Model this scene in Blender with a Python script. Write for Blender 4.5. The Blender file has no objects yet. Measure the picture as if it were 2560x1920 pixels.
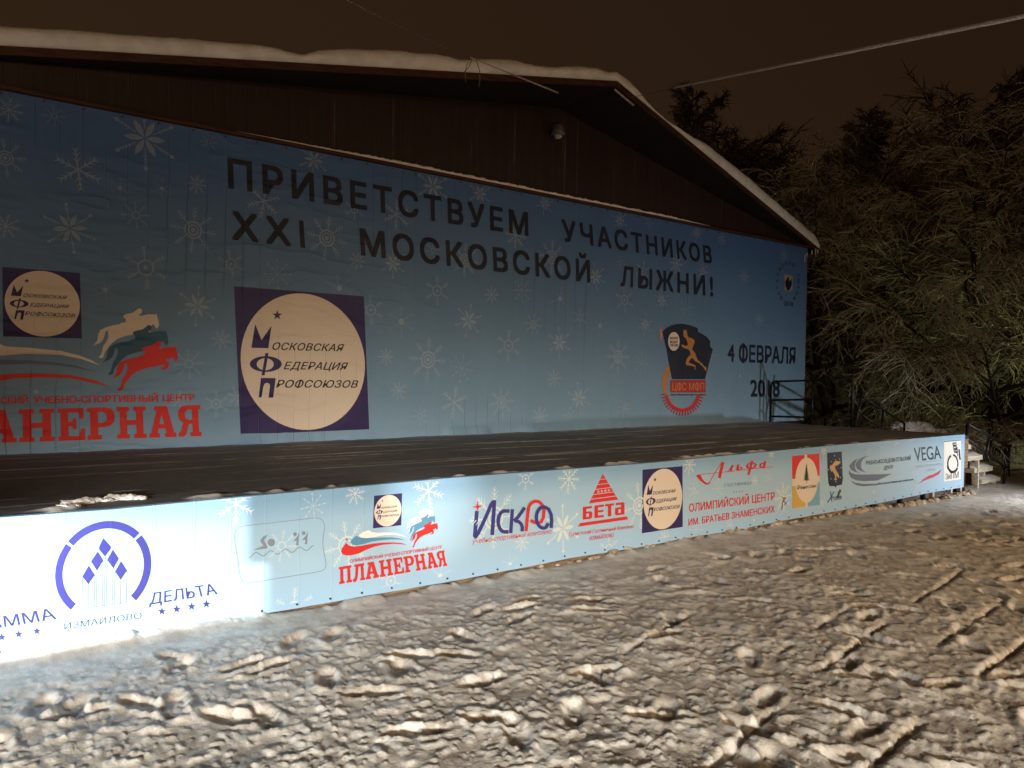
import bpy, math, random
import numpy as np
from mathutils import Vector, Matrix
from mathutils.geometry import tessellate_polygon

# ------------------------------------------------------------------ camera, world, lights
SC = bpy.context.scene
COL = SC.collection
CAM_H = 1.75
F_PX = 2071.0
AX = np.array([[0.77318833, 0.00336835, 0.63416754],      # world X, Y, Z axes in camera space (x right, y down, z ahead)
               [-0.6339619, -0.02190594, 0.77305397],
               [0.01649595, -0.99975436, -0.01480201]])
cam_d = bpy.data.cameras.new('camera')
cam_d.sensor_width = 36.0
cam_d.lens = F_PX / 2560 * 36.0
cam_d.clip_end = 1000
cam_d.clip_start = 0.05
cam = bpy.data.objects.new('camera', cam_d)
COL.objects.link(cam)
right, down, ahead = AX[:, 0], AX[:, 1], AX[:, 2]
cam.matrix_world = Matrix(((right[0], -down[0], -ahead[0], 0), (right[1], -down[1], -ahead[1], 0),
                           (right[2], -down[2], -ahead[2], CAM_H), (0, 0, 0, 1)))
SC.camera = cam
SC.render.engine = 'CYCLES'
SC.cycles.use_denoising = True
SC.cycles.max_bounces = 5
SC.cycles.sample_clamp_indirect = 4
SC.view_settings.view_transform = 'Standard'
SC.view_settings.look = 'None'
SC.view_settings.exposure = 0
SC.view_settings.gamma = 1

W = bpy.data.worlds.new('World')
SC.world = W
W.use_nodes = True
wn, wl = W.node_tree.nodes, W.node_tree.links
wtc = wn.new('ShaderNodeTexCoord')
wdot = wn.new('ShaderNodeVectorMath'); wdot.operation = 'DOT_PRODUCT'
wdot.inputs[1].default_value = (-0.55, 0.45, -0.70)            # the town's glow stands behind the hall, to the left
wr = wn.new('ShaderNodeValToRGB')
wr.color_ramp.elements[0].position = 0.0; wr.color_ramp.elements[0].color = (0.0125, 0.0066, 0.0035, 1)
wr.color_ramp.elements[1].position = 1.0; wr.color_ramp.elements[1].color = (0.0390, 0.0200, 0.0095, 1)
wm = wn.new('ShaderNodeMath'); wm.operation = 'MULTIPLY_ADD'; wm.inputs[1].default_value = 0.55; wm.inputs[2].default_value = 0.55
wl.new(wtc.outputs['Generated'], wdot.inputs[0])
wl.new(wdot.outputs['Value'], wm.inputs[0])
wl.new(wm.outputs[0], wr.inputs[0])
wl.new(wr.outputs[0], wn['Background'].inputs[0])
wn['Background'].inputs[1].default_value = 1.0


def lamp(name, kind, loc, energy, color, aim=None, size=0.1, angle=None, blend=0.3, square=False):
    d = bpy.data.lights.new(name, kind)
    d.energy = energy
    d.color = color
    d.shadow_soft_size = size
    o = bpy.data.objects.new(name, d)
    o.location = loc
    if kind == 'SPOT':
        d.spot_size = math.radians(angle)
        d.spot_blend = blend
        d.use_square = square
    if aim is not None:
        o.rotation_euler = (Vector(aim) - Vector(loc)).to_track_quat('-Z', 'Y').to_euler()
    COL.objects.link(o)
    return o


# lamps behind the viewer and floodlights before the stage (all unseen; the glare spot and left fill are added)
lamp('yard_light', 'SPOT', (-6.0, -8.0, 2.5), 11500, (1.0, 0.93, 0.80), aim=(-1.6, -2.2, 0), size=0.5, angle=44, blend=1.0)
lamp('street_lamp_light', 'SPOT', (10.5, -8.0, 3.2), 3700, (1.0, 0.68, 0.38), aim=(9.6, -0.9, 0), size=0.25, angle=68, blend=1.0)
lamp('street_lamp_light', 'POINT', (-4.0, -14.0, 6.0), 2000, (1.0, 0.62, 0.33), size=0.12)
lamp('banner_beam', 'POINT', (-1.2, 3.6, 1.0), 1650, (0.98, 0.99, 1.0), size=0.004)      # shut in the floodlight housing built below
lamp('banner_beam', 'SPOT', (3.45, 4.4, 1.05), 75, (1.0, 0.98, 0.93), aim=(3.84, 5.71, 0.70), size=0.03, angle=46, blend=1.0)  # added unseen spot close to the banner for the glare on it
lamp('banner_beam', 'SPOT', (15.0, 3.2, 0.75), 320, (0.95, 0.98, 1.0), aim=(14.1, 5.9, 0.38), size=0.03, angle=112, blend=1.0)
lamp('yard_light', 'SPOT', (-5.0, -4.0, 2.0), 3000, (1.0, 0.95, 0.86), aim=(-0.8, 1.6, 0), size=0.25, angle=38, blend=1.0)  # added fill to brighten the snow at the left
lamp('park_lamp_light', 'SPOT', (21.5, 0.5, 3.0), 1150, (0.92, 0.95, 0.50), aim=(21.0, 10.0, 1.6), size=0.3, angle=58, blend=1.0)

# ------------------------------------------------------------------ helpers
RNG = random.Random(7)


def ray(px, py):
    return AX @ np.array([px - 1280.0, py - 960.0, F_PX])


def on_y(px, py, y):                                            # point of the vertical plane y seen at a spot of the photograph
    r = ray(px, py); t = y / r[1]
    return (r[0] * t, y, CAM_H + r[2] * t)


def on_z(px, py, z):
    r = ray(px, py); t = (z - CAM_H) / r[2]
    return (r[0] * t, r[1] * t, z)


def at_d(px, py, d):
    r = ray(px, py) * (d / F_PX)
    return (r[0], r[1], CAM_H + r[2])


def tag(o, label=None, cat=None, group=None, kind=None):
    if label: o['label'] = label
    if cat: o['category'] = cat
    if group: o['group'] = group
    if kind: o['kind'] = kind
    return o


def empty(name, loc=(0, 0, 0)):
    o = bpy.data.objects.new(name, None)
    o.location = loc
    o.empty_display_size = 0.2
    COL.objects.link(o)
    return o


def mesh_obj(name, verts, faces, mats, parent=None, midx=None, smooth=False):
    me = bpy.data.meshes.new(name)
    me.from_pydata([tuple(v) for v in verts], [], [tuple(f) for f in faces])
    for m in (mats if isinstance(mats, (list, tuple)) else [mats]):
        me.materials.append(m)
    if midx is not None:
        me.polygons.foreach_set('material_index', midx)
    if smooth:
        me.polygons.foreach_set('use_smooth', [True] * len(me.polygons))
    me.update()
    o = bpy.data.objects.new(name, me)
    COL.objects.link(o)
    if parent:
        o.parent = parent
        o.matrix_parent_inverse = Matrix.Translation(-Vector(parent.location))
    return o


class MB:
    def __init__(s): s.v = []; s.f = []

    def box(s, a, b):
        (x0, y0, z0), (x1, y1, z1) = a, b
        n = len(s.v)
        s.v += [(x0, y0, z0), (x1, y0, z0), (x1, y1, z0), (x0, y1, z0), (x0, y0, z1), (x1, y0, z1), (x1, y1, z1), (x0, y1, z1)]
        s.f += [[n + i for i in q] for q in ((3, 2, 1, 0), (4, 5, 6, 7), (0, 1, 5, 4), (1, 2, 6, 5), (2, 3, 7, 6), (3, 0, 4, 7))]
        return s

    def tube(s, path, rad, sides=8, cap=True):
        path = [Vector(p) for p in path]
        rr = rad if isinstance(rad, (list, tuple)) else [rad] * len(path)
        n0 = len(s.v)
        for i, p in enumerate(path):
            d = (path[min(i + 1, len(path) - 1)] - path[max(i - 1, 0)])
            d = d.normalized() if d.length > 1e-9 else Vector((0, 0, 1))
            a = d.orthogonal().normalized() if abs(d.z) > 0.95 else d.cross(Vector((0, 0, 1))).normalized()
            b = d.cross(a)
            for k in range(sides):
                t = 2 * math.pi * k / sides
                s.v.append(tuple(p + (a * math.cos(t) + b * math.sin(t)) * rr[i]))
        for i in range(len(path) - 1):
            for k in range(sides):
                q = n0 + i * sides
                s.f.append((q + k, q + (k + 1) % sides, q + sides + (k + 1) % sides, q + sides + k))
        if cap:
            s.f.append(tuple(n0 + k for k in reversed(range(sides))))
            s.f.append(tuple(n0 + (len(path) - 1) * sides + k for k in range(sides)))
        return s

    def build(s, name, mat, parent=None, smooth=False):
        return mesh_obj(name, s.v, s.f, mat, parent, smooth=smooth)


def bevel(o, w=0.006, seg=2):
    m = o.modifiers.new('bevel', 'BEVEL'); m.width = w; m.segments = seg; m.limit_method = 'ANGLE'
    return o


# value noise on numpy arrays
_R = np.random.RandomState(11)
_TAB = _R.rand(256, 256)


def vnoise(x, y):
    xi = np.floor(x).astype(int); yi = np.floor(y).astype(int)
    fx = x - xi; fy = y - yi
    fx = fx * fx * fx * (fx * (fx * 6 - 15) + 10); fy = fy * fy * fy * (fy * (fy * 6 - 15) + 10)
    a = _TAB[xi & 255, yi & 255]; b = _TAB[(xi + 1) & 255, yi & 255]
    c = _TAB[xi & 255, (yi + 1) & 255]; d = _TAB[(xi + 1) & 255, (yi + 1) & 255]
    return (a * (1 - fx) + b * fx) * (1 - fy) + (c * (1 - fx) + d * fx) * fy


def fbm(x, y, oct=4, gain=0.5):
    s = 0; a = 1; t = 0; c, q = math.cos(0.6), math.sin(0.6)
    for i in range(oct):
        s = s + a * vnoise(x + 17.3 * i, y - 9.1 * i); t += a; a *= gain
        x, y = (x * c - y * q) * 2.03, (x * q + y * c) * 2.03
    return s / t


def smooth01(t):
    t = np.clip(t, 0, 1)
    return t * t * (3 - 2 * t)


# ------------------------------------------------------------------ materials
def new_mat(name):
    m = bpy.data.materials.new(name); m.use_nodes = True
    return m, m.node_tree.nodes, m.node_tree.links, m.node_tree.nodes['Principled BSDF']


def noisy(name, c0, c1, scale=8.0, rough=0.7, bump=0.0, bscale=40.0, stretch=(1, 1, 1), spec=0.3, detail=6, lo=0.35, hi=0.65, metal=0.0, bdist=0.01):
    m, n, l, b = new_mat(name)
    g = n.new('ShaderNodeNewGeometry')
    mp = n.new('ShaderNodeMapping'); mp.inputs['Scale'].default_value = stretch
    l.new(g.outputs['Position'], mp.inputs['Vector'])
    t = n.new('ShaderNodeTexNoise'); t.inputs['Scale'].default_value = scale; t.inputs['Detail'].default_value = detail
    l.new(mp.outputs[0], t.inputs['Vector'])
    r = n.new('ShaderNodeValToRGB')
    r.color_ramp.elements[0].position = lo; r.color_ramp.elements[0].color = (*c0, 1)
    r.color_ramp.elements[1].position = hi; r.color_ramp.elements[1].color = (*c1, 1)
    l.new(t.outputs['Fac'], r.inputs[0]); l.new(r.outputs[0], b.inputs['Base Color'])
    b.inputs['Roughness'].default_value = rough
    b.inputs['Specular IOR Level'].default_value = spec
    b.inputs['Metallic'].default_value = metal
    if bump:
        t2 = n.new('ShaderNodeTexNoise'); t2.inputs['Scale'].default_value = bscale; t2.inputs['Detail'].default_value = 5
        l.new(mp.outputs[0], t2.inputs['Vector'])
        bp = n.new('ShaderNodeBump'); bp.inputs['Strength'].default_value = bump; bp.inputs['Distance'].default_value = bdist
        l.new(t2.outputs['Fac'], bp.inputs['Height']); l.new(bp.outputs[0], b.inputs['Normal'])
    return m


def wrinkle_group(kind):
    """Creases of the stretched vinyl; shared by the sheet and everything printed on it."""
    g = bpy.data.node_groups.new('vinyl_creases_' + kind, 'ShaderNodeTree')
    g.interface.new_socket('Normal', in_out='OUTPUT', socket_type='NodeSocketVector')
    n, l = g.nodes, g.links
    out = n.new('NodeGroupOutput')
    geo = n.new('ShaderNodeNewGeometry')
    sep = n.new('ShaderNodeSeparateXYZ'); l.new(geo.outputs['Position'], sep.inputs[0])

    def math_(op, a, b=None):
        q = n.new('ShaderNodeMath'); q.operation = op
        for i, v in enumerate((a, b)):
            if v is None: continue
            if isinstance(v, (int, float)): q.inputs[i].default_value = v
            else: l.new(v, q.inputs[i])
        return q.outputs[0]

    def noise(scale, st, rot=(0, 0, 0), det=3):
        mp = n.new('ShaderNodeMapping'); mp.inputs['Scale'].default_value = st; mp.inputs['Rotation'].default_value = rot
        l.new(geo.outputs['Position'], mp.inputs['Vector'])
        t = n.new('ShaderNodeTexNoise'); t.inputs['Scale'].default_value = scale; t.inputs['Detail'].default_value = det
        l.new(mp.outputs[0], t.inputs['Vector'])
        return t.outputs['Fac']
    # vertical lines where the sheet presses on the boards behind
    pitch = 0.215 if kind == 'wall' else 0.26
    fr = math_('FRACT', math_('DIVIDE', math_('ADD', sep.outputs['X'], math_('MULTIPLY', noise(0.9, (1, 1, 1)), 0.10)), pitch))
    line = math_('SUBTRACT', 1.0, math_('MINIMUM', math_('MULTIPLY', math_('ABSOLUTE', math_('SUBTRACT', fr, 0.5)), 26.0), 1.0))
    mask = noise(0.55, (1, 1, 1.2))
    rng = n.new('ShaderNodeMapRange'); rng.inputs[1].default_value = 0.42; rng.inputs[2].default_value = 0.62
    l.new(mask, rng.inputs[0])
    boards = math_('MULTIPLY', math_('MULTIPLY', line, rng.outputs[0]), 0.30 if kind == 'wall' else 0.05)
    # long slanting folds, sharp on one side
    diag = noise(0.9, (0.6, 1, 2.1), (0, math.radians(30), 0), 3)
    fold = math_('POWER', math_('SUBTRACT', 1.0, math_('MULTIPLY', math_('ABSOLUTE', math_('SUBTRACT', diag, 0.5)), 2.0)), 9.0)
    left = n.new('ShaderNodeMapRange'); left.inputs[1].default_value = 8.0; left.inputs[2].default_value = 2.0
    l.new(sep.outputs['X'], left.inputs[0])
    folds = math_('MULTIPLY', math_('MULTIPLY', fold, left.outputs[0]), 0.75 if kind == 'wall' else 0.10)
    soft = math_('MULTIPLY', noise(1.3, (1, 1, 1), det=3), 1.6 if kind == 'wall' else 0.6)
    h = math_('ADD', math_('ADD', boards, folds), soft)
    bp = n.new('ShaderNodeBump'); bp.inputs['Strength'].default_value = 0.75; bp.inputs['Distance'].default_value = 0.035
    l.new(h, bp.inputs['Height']); l.new(bp.outputs[0], out.inputs[0])
    return g


WR = {k: wrinkle_group(k) for k in ('wall', 'front')}
_pm = {}


def print_mat(kind, name, col, rough=0.52):
    """Ink printed on the vinyl: flat colour (or the sheet's own printed gradient) with the sheet's creases."""
    key = (kind, name)
    if key in _pm: return _pm[key]
    m, n, l, b = new_mat(f'{kind}_vinyl_{name}')
    gr = n.new('ShaderNodeGroup'); gr.node_tree = WR[kind]
    l.new(gr.outputs[0], b.inputs['Normal'])
    b.inputs['Roughness'].default_value = rough
    b.inputs['Specular IOR Level'].default_value = 0.35
    geo = n.new('ShaderNodeNewGeometry')
    t = n.new('ShaderNodeTexNoise'); t.inputs['Scale'].default_value = 1.4; t.inputs['Detail'].default_value = 5
    l.new(geo.outputs['Position'], t.inputs['Vector'])
    if isinstance(col, list):
        sep = n.new('ShaderNodeSeparateXYZ'); l.new(geo.outputs['Position'], sep.inputs[0])
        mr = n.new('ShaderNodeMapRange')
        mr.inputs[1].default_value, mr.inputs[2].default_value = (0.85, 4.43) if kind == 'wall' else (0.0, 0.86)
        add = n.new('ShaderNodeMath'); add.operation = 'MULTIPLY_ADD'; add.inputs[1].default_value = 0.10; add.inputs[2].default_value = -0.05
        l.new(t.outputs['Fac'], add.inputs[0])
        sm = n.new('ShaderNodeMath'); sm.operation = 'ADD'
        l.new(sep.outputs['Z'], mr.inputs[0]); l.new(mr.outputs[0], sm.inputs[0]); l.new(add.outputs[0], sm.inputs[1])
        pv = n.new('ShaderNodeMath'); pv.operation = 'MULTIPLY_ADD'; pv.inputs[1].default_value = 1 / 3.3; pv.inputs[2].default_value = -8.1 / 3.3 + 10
        pf = n.new('ShaderNodeMath'); pf.operation = 'FLOOR'; wnz = n.new('ShaderNodeTexWhiteNoise'); wnz.noise_dimensions = '1D'       # the sheet is welded from printed lengths
        l.new(sep.outputs['X'], pv.inputs[0]); l.new(pv.outputs[0], pf.inputs[0]); l.new(pf.outputs[0], wnz.inputs['W'])
        pa = n.new('ShaderNodeMath'); pa.operation = 'MULTIPLY_ADD'; pa.inputs[1].default_value = 0.14; l.new(wnz.outputs['Value'], pa.inputs[0]); l.new(sm.outputs[0], pa.inputs[2])
        sm = pa
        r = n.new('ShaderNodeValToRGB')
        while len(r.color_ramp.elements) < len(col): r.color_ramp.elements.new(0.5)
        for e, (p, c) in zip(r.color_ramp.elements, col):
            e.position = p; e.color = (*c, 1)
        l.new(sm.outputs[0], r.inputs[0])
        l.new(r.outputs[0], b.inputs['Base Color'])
    else:
        mx = n.new('ShaderNodeMix'); mx.data_type = 'RGBA'
        mx.inputs[6].default_value = (*[c * 0.9 for c in col], 1); mx.inputs[7].default_value = (*[min(1, c * 1.1) for c in col], 1)
        l.new(t.outputs['Fac'], mx.inputs[0]); l.new(mx.outputs[2], b.inputs['Base Color'])
    _pm[key] = m
    return m


SHEET = {'wall': [(0.0, (0.24, 0.40, 0.58)), (0.2, (0.175, 0.305, 0.445)), (0.6, (0.105, 0.205, 0.345)), (1.0, (0.060, 0.135, 0.30))],  # wall print deepened upward to carry part of the light's fall-off
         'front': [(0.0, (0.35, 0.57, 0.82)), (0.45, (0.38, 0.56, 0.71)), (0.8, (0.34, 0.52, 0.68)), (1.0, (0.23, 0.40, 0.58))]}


def paler(g, k):
    return [(p, tuple(c + (w - c) * k for c, w in zip(cc, (0.80, 0.80, 0.72)))) for p, cc in g]


INK = {'navy': (0.030, 0.022, 0.105), 'black': (0.010, 0.013, 0.030), 'cream': (0.70, 0.60, 0.50), 'white': (0.78, 0.79, 0.78), 'red': (0.62, 0.030, 0.028),
       'steel': (0.10, 0.26, 0.40), 'deep': (0.035, 0.10, 0.17), 'blue': (0.045, 0.045, 0.24), 'violet': (0.045, 0.040, 0.20), 'grey': (0.15, 0.16, 0.19), 'slate': (0.12, 0.15, 0.24),
       'orange': (0.45, 0.20, 0.055), 'salmon': (0.62, 0.20, 0.10), 'brick': (0.38, 0.035, 0.022), 'yellow': (0.58, 0.38, 0.07), 'sky': (0.18, 0.40, 0.56),
       'green': (0.03, 0.085, 0.03), 'gold': (0.55, 0.36, 0.16), 'pale': (0.60, 0.66, 0.68), 'maroon': (0.20, 0.07, 0.09), 'dust': (0.30, 0.27, 0.17), 'petrol': (0.012, 0.035, 0.06),
       'crimson': (0.52, 0.05, 0.09), 'ash': (0.40, 0.42, 0.46), 'mist': (0.22, 0.25, 0.30), 'caption': (0.055, 0.055, 0.062)}


def ink(kind, name):
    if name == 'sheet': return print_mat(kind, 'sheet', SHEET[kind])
    if name == 'flake': return print_mat(kind, 'flake', paler(SHEET[kind], 0.18 if kind == 'wall' else 0.62))
    if name == 'halo': return print_mat(kind, 'halo', paler(SHEET[kind], 0.10 if kind == 'wall' else 0.18))
    return print_mat(kind, name, INK[name])


snow_clean = noisy('snow_clean', (0.70, 0.69, 0.67), (0.84, 0.83, 0.82), 5, 0.75, 0.5, 60, bdist=0.012, spec=0.2)
wood_dark = noisy('wood_dark', (0.045, 0.015, 0.008), (0.10, 0.036, 0.018), 3, 0.6, 0.3, 12, (14, 14, 0.5))
wood_trim = noisy('wood_trim', (0.035, 0.014, 0.008), (0.075, 0.030, 0.016), 4, 0.65, 0.3, 18, (0.6, 8, 8))
wood_raw = noisy('wood_raw', (0.40, 0.35, 0.27), (0.68, 0.62, 0.52), 4, 0.8, 0.4, 20, (1, 8, 8))
plank_brown = noisy('plank_brown', (0.10, 0.06, 0.035), (0.30, 0.21, 0.13), 5, 0.85, 0.5, 25, (0.7, 4, 6))
iron = noisy('iron_black', (0.010, 0.010, 0.010), (0.028, 0.026, 0.024), 20, 0.45, 0.2, 60, metal=0.3)
iron_grey = noisy('iron_grey', (0.06, 0.06, 0.06), (0.16, 0.16, 0.15), 9, 0.5, 0.2, 60)
frost = noisy('rope_frost', (0.40, 0.36, 0.34), (0.66, 0.60, 0.56), 60, 0.8, 0.8, 220, bdist=0.004)
cord = noisy('cord', (0.10, 0.08, 0.07), (0.22, 0.18, 0.16), 60, 0.8)
under_shade = noisy('underfloor_shade', (0.012, 0.010, 0.008), (0.03, 0.025, 0.02), 6, 0.9)  # near-black, the shade under the deck put into the colour

# ------------------------------------------------------------------ the ground
GZ = -0.05


def ground_height(x, y, h_fresh_lit=None):
    h_fresh_lit = np.zeros_like(x) if h_fresh_lit is None else h_fresh_lit
    d = np.hypot(x, y)
    near = smooth01((d - 1.0) / 1.0)
    calm = smooth01((5.75 - y - 0.05) / 0.75) * 0.85 + 0.15                # swept smoother at the foot of the stage
    calm = np.where((y > 5.75), 0.55, calm)
    wx = x + 0.10 * (fbm(x * 1.6, y * 1.6, 2) - 0.5); wy = y + 0.10 * (fbm(x * 1.6 + 40, y * 1.6, 2) - 0.5)
    a = fbm(wx * 3.4, wy * 3.4, 3, 0.5)
    b = fbm(wx * 9.0 + 31, wy * 9.0 + 7, 4, 0.55)
    c = fbm(wx * 24 + 3, wy * 24 - 5, 3, 0.6)
    h = 0.030 * (a - 0.5) + 0.030 * (b - 0.5) + 0.016 * (c - 0.5)
    cl = fbm(wx * 8 - 60, wy * 8 + 33, 3, 0.45)
    h = h + 0.010 * smooth01((cl - 0.55) / 0.11) * smooth01((a - 0.40) / 0.15) * (0.7 + 0.6 * c)   # kicked-up slabs with flat tops
    cr = np.maximum(vnoise(wx * 21 + 90, wy * 21 - 12), 0.97 * vnoise(wx * 34 - 7, wy * 34 + 55))
    h = h + 0.014 * smooth01((cr - 0.74) / 0.12)                                # crumbs
    fresh_lit = smooth01((cl - 0.54) / 0.07) * smooth01((a - 0.36) / 0.15)
    fresh_lit = np.maximum(np.maximum(fresh_lit, smooth01((cr - 0.72) / 0.1)), 0.8 * smooth01((b - 0.60) / 0.10)) * (0.55 + 0.9 * (c - 0.2)) * calm
    h = h * calm * near * 0.66 * (1 - 0.30 * smooth01((x - 4.5) / 4))
    h_fresh_lit[:] = fresh_lit
    h = h + 0.10 * (fbm(x * 0.35, y * 0.35, 2) - 0.5)
    # boot prints
    r = np.random.RandomState(5)
    n = 230
    px = r.uniform(0.2, 13, n); py = r.uniform(1.0, 5.2, n); pa = r.uniform(0, math.pi, n)
    for i in range(n):
        m = (np.abs(x - px[i]) < 0.4) & (np.abs(y - py[i]) < 0.4)
        if not m.any(): continue
        dx, dy = x[m] - px[i], y[m] - py[i]
        u = (dx * math.cos(pa[i]) + dy * math.sin(pa[i])) / 0.155; v = (-dx * math.sin(pa[i]) + dy * math.cos(pa[i])) / 0.062
        q = np.sqrt(u * u + v * v)
        h[m] += -0.026 * smooth01((1.12 - q) / 0.35) + 0.009 * np.exp(-((q - 1.35) / 0.25) ** 2)
    # ski tracks
    for (x0, y0, x1, y1, w, dep) in SKI:
        L = math.hypot(x1 - x0, y1 - y0); ux, uy = (x1 - x0) / L, (y1 - y0) / L
        t = (x - x0) * ux + (y - y0) * uy
        s = -(x - x0) * uy + (y - y0) * ux + 0.022 * np.sin(t * 1.1 + x0) + 0.014 * (fbm(x * 5, y * 5, 2) - 0.5)
        brk = smooth01((fbm(t * 1.3 + x0 * 7, t * 0 + y0, 2) - 0.36) / 0.10)
        e = smooth01(t / 0.3) * smooth01((L - t) / 0.4) * brk
        h += e * (-dep * smooth01((w * 1.3 - np.abs(s)) / (w * 1.1)) + 0.04 * dep * np.exp(-((np.abs(s) - w * 1.9) / (w * 0.7)) ** 2))
    # fall of the land to the right end and the snow bank beyond the stairs
    h = h - 0.09 * smooth01((x - 9.5) / 4.0) * smooth01((9.5 - y) / 2)
    foot = np.exp(-((5.70 - y) / 0.10) ** 2) * (y < 5.74)                      # snow banked against the banner
    h = h + foot * 0.05 * smooth01((3.0 - x) / 1.5) + foot * 0.03 * smooth01((fbm(x * 5.5, y * 3 + 3, 4, 0.6) - 0.44) / 0.25) * smooth01((10.5 - x) / 2)
    h = h + 0.35 * (fbm(x * 1.1, y * 1.1, 4, 0.6) ** 1.3) * np.exp(-(((x - 20.5) / 3.2) ** 2 + ((y - 10.2) / 2.6) ** 2)) + 0.25 * np.exp(-(((x - 24) / 3.5) ** 2 + ((y - 8.2) / 1.8) ** 2))
    return h + GZ


SKI = [(2.9, 2.26, 6.0, 2.90, 0.030, 0.036), (6.5, 3.00, 8.4, 3.36, 0.028, 0.020), (3.3, 1.80, 6.6, 2.14, 0.030, 0.034), (4.6, 2.94, 6.2, 3.28, 0.028, 0.018),
       (3.4, 3.40, 5.2, 3.95, 0.030, 0.020), (5.6, 2.40, 7.6, 2.68, 0.028, 0.018), (8.0, 2.68, 10, 3.0, 0.03, 0.015)]


def build_ground():
    yaw = math.atan2(ahead[1], ahead[0])
    fine = np.linspace(-0.66, 0.66, 600)
    coarse = np.linspace(0.66, 2 * math.pi - 0.66, 40)[1:-1]
    th = yaw + np.concatenate([fine, coarse])
    rad = [0.0, 0.9, 1.8, 2.6]
    while rad[-1] < 15: rad.append(rad[-1] * 1.0042)
    while rad[-1] < 40: rad.append(rad[-1] * 1.02)
    while rad[-1] < 420: rad.append(rad[-1] * 1.25)
    rad = np.array(rad[1:])
    T, R = np.meshgrid(th, rad)
    X, Y = R * np.cos(T), R * np.sin(T)
    fresh_lit = np.zeros(X.size)
    Z = ground_height(X.ravel(), Y.ravel(), fresh_lit).reshape(X.shape)
    far = smooth01((R - 30) / 30)
    Z = Z * (1 - far) + GZ * far
    nr, nt = X.shape
    V = np.column_stack([X.ravel(), Y.ravel(), Z.ravel()])
    V = np.vstack([V, [[0, 0, GZ]]])
    i = np.arange(nr - 1)[:, None] * nt; j = np.arange(nt)[None, :]; j1 = (j + 1) % nt
    F = np.stack([i + j, i + nt + j, i + nt + j1, i + j1], -1).reshape(-1, 4)
    me = bpy.data.meshes.new('ground')
    nf = len(F)
    tri = np.stack([np.full(nt, nr * nt), np.arange(nt), (np.arange(nt) + 1) % nt], -1)
    me.vertices.add(len(V)); me.vertices.foreach_set('co', V.ravel())
    loops = np.concatenate([F.ravel(), tri.ravel()])
    me.loops.add(len(loops)); me.loops.foreach_set('vertex_index', loops)
    me.polygons.add(nf + nt)
    st = np.concatenate([np.arange(nf) * 4, nf * 4 + np.arange(nt) * 3])
    me.polygons.foreach_set('loop_start', st)
    me.polygons.foreach_set('use_smooth', [True] * (nf + nt))
    me.update(calc_edges=True); me.validate()
    at_ = me.attributes.new('fresh_lit', 'FLOAT', 'POINT'); at_.data.foreach_set('value', np.append(np.clip(fresh_lit, 0, 1), 0).astype(np.float32))
    m, n, l, b = new_mat('trampled_snow')
    g = n.new('ShaderNodeNewGeometry')
    t1 = n.new('ShaderNodeTexNoise'); t1.inputs['Scale'].default_value = 5.5; t1.inputs['Detail'].default_value = 8; t1.inputs['Roughness'].default_value = 0.65
    t2 = n.new('ShaderNodeTexNoise'); t2.inputs['Scale'].default_value = 0.7; t2.inputs['Detail'].default_value = 3
    t3 = n.new('ShaderNodeTexNoise'); t3.inputs['Scale'].default_value = 70; t3.inputs['Detail'].default_value = 6
    for t in (t1, t2, t3): l.new(g.outputs['Position'], t.inputs['Vector'])
    r = n.new('ShaderNodeValToRGB')
    r.color_ramp.elements[0].position = 0.38; r.color_ramp.elements[0].color = (0.46, 0.41, 0.36, 1)
    r.color_ramp.elements[1].position = 0.64; r.color_ramp.elements[1].color = (0.76, 0.72, 0.66, 1)
    e = r.color_ramp.elements.new(0.5); e.color = (0.60, 0.555, 0.495, 1)
    mm = n.new('ShaderNodeMath'); mm.operation = 'MULTIPLY_ADD'; mm.inputs[1].default_value = 0.3; mm.inputs[2].default_value = -0.15
    ad = n.new('ShaderNodeMath'); ad.operation = 'ADD'
    l.new(t2.outputs['Fac'], mm.inputs[0]); l.new(mm.outputs[0], ad.inputs[0]); l.new(t1.outputs['Fac'], ad.inputs[1])
    l.new(ad.outputs[0], r.inputs[0])
    fa = n.new('ShaderNodeAttribute'); fa.attribute_name = 'fresh_lit'                 # loose clean snow on dirty crust; lighter lumps stand in for relief shading
    mf = n.new('ShaderNodeMix'); mf.data_type = 'RGBA'; mf.inputs[7].default_value = (0.90, 0.88, 0.84, 1)
    l.new(fa.outputs['Fac'], mf.inputs[0]); l.new(r.outputs[0], mf.inputs[6]); l.new(mf.outputs[2], b.inputs['Base Color'])
    bp = n.new('ShaderNodeBump'); bp.inputs['Strength'].default_value = 0.5; bp.inputs['Distance'].default_value = 0.010
    l.new(t3.outputs['Fac'], bp.inputs['Height']); l.new(bp.outputs[0], b.inputs['Normal'])
    b.inputs['Roughness'].default_value = 0.55
    b.inputs['Specular IOR Level'].default_value = 0.4
    b.inputs['Subsurface Weight'].default_value = 0.35
    b.inputs['Subsurface Radius'].default_value = (1.0, 0.8, 0.65)
    b.inputs['Subsurface Scale'].default_value = 0.02
    me.materials.append(m)
    o = bpy.data.objects.new('ground', me); COL.objects.link(o)
    tag(o, 'trampled grey-brown snow with boot prints and ski tracks', 'ground', kind='structure')
    return o


build_ground()

# ------------------------------------------------------------------ the hall behind the stage
YW = 9.55
APEX = np.array([8.69, 8.35, 5.94]); EAVE_R = np.array([16.19, 9.55, 4.47]); EAVE_L = np.array([-0.60, 9.66, 4.53])
Y_BACK = 17.5
hall = empty('stage_hall', (7.86, 13.0, 0))
tag(hall, 'dark brown timber hall with a low snow-covered gable roof behind the stage', 'building')


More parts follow.
